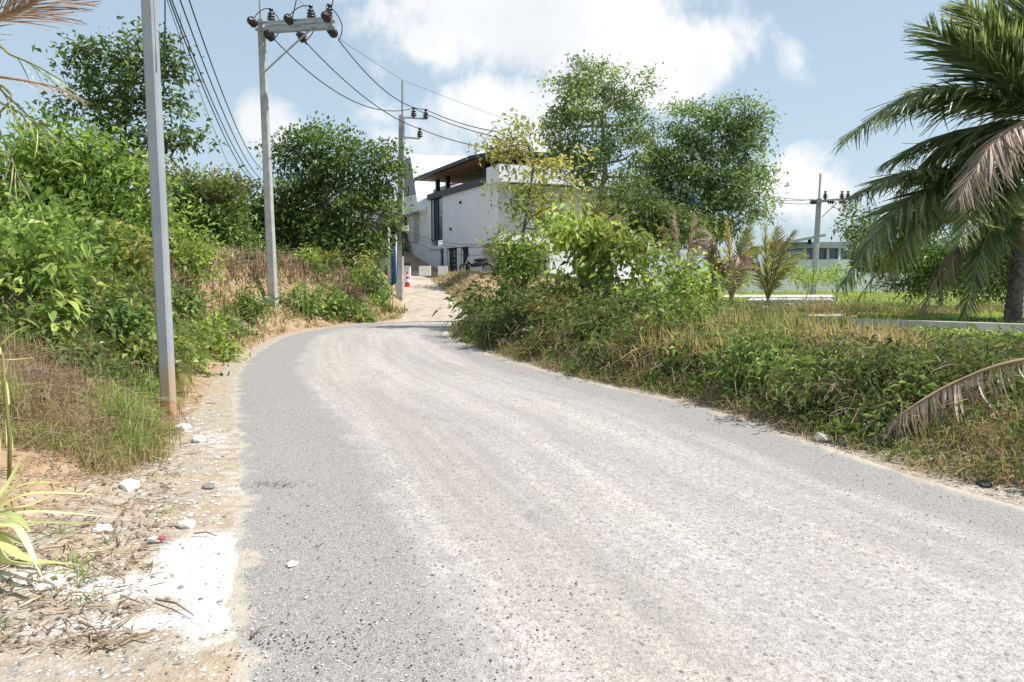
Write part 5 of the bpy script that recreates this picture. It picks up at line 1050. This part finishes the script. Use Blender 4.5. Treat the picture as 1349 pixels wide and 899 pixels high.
# individual stones and litter
def rock(px, py, size, mat, label, seed, z=None, flat=.5):
    r2 = np.random.default_rng(seed); p_ = gz(px, py, .02); p_[2] = max(hz_(p_[0], p_[1]), 0) ; d = norm(r2.normal(size=(60, 3)))
    import bmesh
    bm = bmesh.new(); bmesh.ops.create_icosphere(bm, subdivisions=2, radius=1)
    for v in bm.verts:
        c = np.array(v.co); k = 1 + .45 * (fbm(np.array([c[0] * 1.7 + seed]), np.array([c[1] * 1.7 + c[2] * 2.1]))[0] - .5) * 2 ; v.co = Vector(c * k * size * np.array([1, .75, flat]))
    me = bpy.data.meshes.new('stone'); bm.to_mesh(me); bm.free(); me.materials.append(MATS[mat]); o = bpy.data.objects.new('stone', me); C.objects.link(o); o.location = p_ + [0, 0, size * flat * .5]; o.rotation_euler = (0, 0, seed); tag(o, label, 'stone'); return o
rock(385, 741, .036, 'stone_white', 'flat white stone lying alone on the dark asphalt at left', 1)
rock(171, 646, .09, 'stone_white', 'pale lump of rock in front of the dry grass at left', 2)
rock(245, 690, .06, 'stone_white', 'pale stone beside the red and white wrapper', 3)
rock(135, 703, .06, 'stone_white', 'white stone at the edge of the bare soil, left of the wrapper', 4)
rock(1083, 578, .10, 'stone_white', 'white rock at the right road edge, left one of the pair', 5)
rock(1115, 584, .08, 'stone_grey', 'grey rock at the right road edge, beside the white rock', 6)
rock(240, 565, .09, 'stone_white', 'white rubble lump right at the foot of the near pole', 7)
rock(262, 580, .08, 'stone_white', 'white rubble lump between the near pole foot and the road', 8)
rock(300, 466, .10, 'stone_white', 'white stone lying in the verge before the roadside bush', 9)
rock(1232, 610, .07, 'stone_white', 'flat pale stone in the sand below the fallen frond', 10, flat=.25)
rock(1298, 637, .07, 'asphalt_lump', 'black asphalt lump at the right road edge', 11, flat=.3)
rock(275, 640, .05, 'stone_grey', 'grey stone at the left road edge beside the white powder', 12)
rock(60, 780, .05, 'stone_white', 'whitish stone in the litter at the bottom left corner', 13)
# drink carton
p_ = gz(208, 694, .1); p_[2] = hz_(p_[0], p_[1]) + .035
wr = empty('wrapper', p_, 'crumpled red and white wrapper on the sandy left verge', 'wrapper')
def crumple(c, sz, name, mat, seed):
    import bmesh
    r2 = np.random.default_rng(seed); bm = bmesh.new(); bmesh.ops.create_icosphere(bm, subdivisions=2, radius=1); mb = MB()
    V = np.array([v.co[:] for v in bm.verts]); V = V * (1 + r2.normal(size=(len(V), 1)) * .24) * np.array(sz) + c; mb.add(V, [[v.index for v in f.verts] for f in bm.faces]); bm.free(); return mb.build(name, mat, wr)
crumple(p_ + [-.02, 0, -.01], (.04, .026, .014), 'foil_end', 'foil', 1); crumple(p_ + [.012, .004, -.008], (.026, .022, .014), 'red_end', 'wrap_red', 2)
p_ = gz(135, 712, .1); 
# sticks
for k, (pp, lab) in enumerate((([(205, 780), (255, 800)], 'straight dry stick lying on the white powder'), ([(150, 838), (175, 828), (205, 820)], 'bent brown twig below the white powder'), ([(105, 808), (135, 835)], 'thin dark twig at the left of the powder'), ([(330, 828), (352, 815)], 'short reddish twig at the road edge'), ([(50, 752), (85, 740)], 'dry stick beside the cane plant'), ([(255, 695), (285, 698)], 'brown stick beside the pale stone'))):
    P = [gz(a_, b_, .06) for a_, b_ in pp]; P = [np.array([q_[0], q_[1], max(0, hz_(q_[0], q_[1])) + .02]) for q_ in P]; P = [P[0], (P[0] + P[-1]) / 2 + [0, .02, .01]] + P[1:]
    o = MB().tube(P, np.linspace(.007, .003, len(P)), 5).build('stick', 'twig'); tag(o, lab, 'stick')
# blue cloth in the broad tree
o = MB(); P = [at(911, 254, 34.2), at(917, 252, 34), at(920, 262, 34.1), at(918, 269, 34), at(912, 271, 34.2), at(909, 264, 34.1)]; o.prism(P, (.05, .12, 0)); o = o.build('cloth', 'banner_blue'); tag(o, 'small blue sheet showing among the leaves of the broad dense tree', 'cloth')
tri = 0
for o in sc.objects:
    if o.type == 'MESH': tri += sum(1 for _ in ()) + len(o.data.loops) - 2 * len(o.data.polygons)
print('leaves', NL[0], 'tris', tri, 'objects', len(sc.objects))
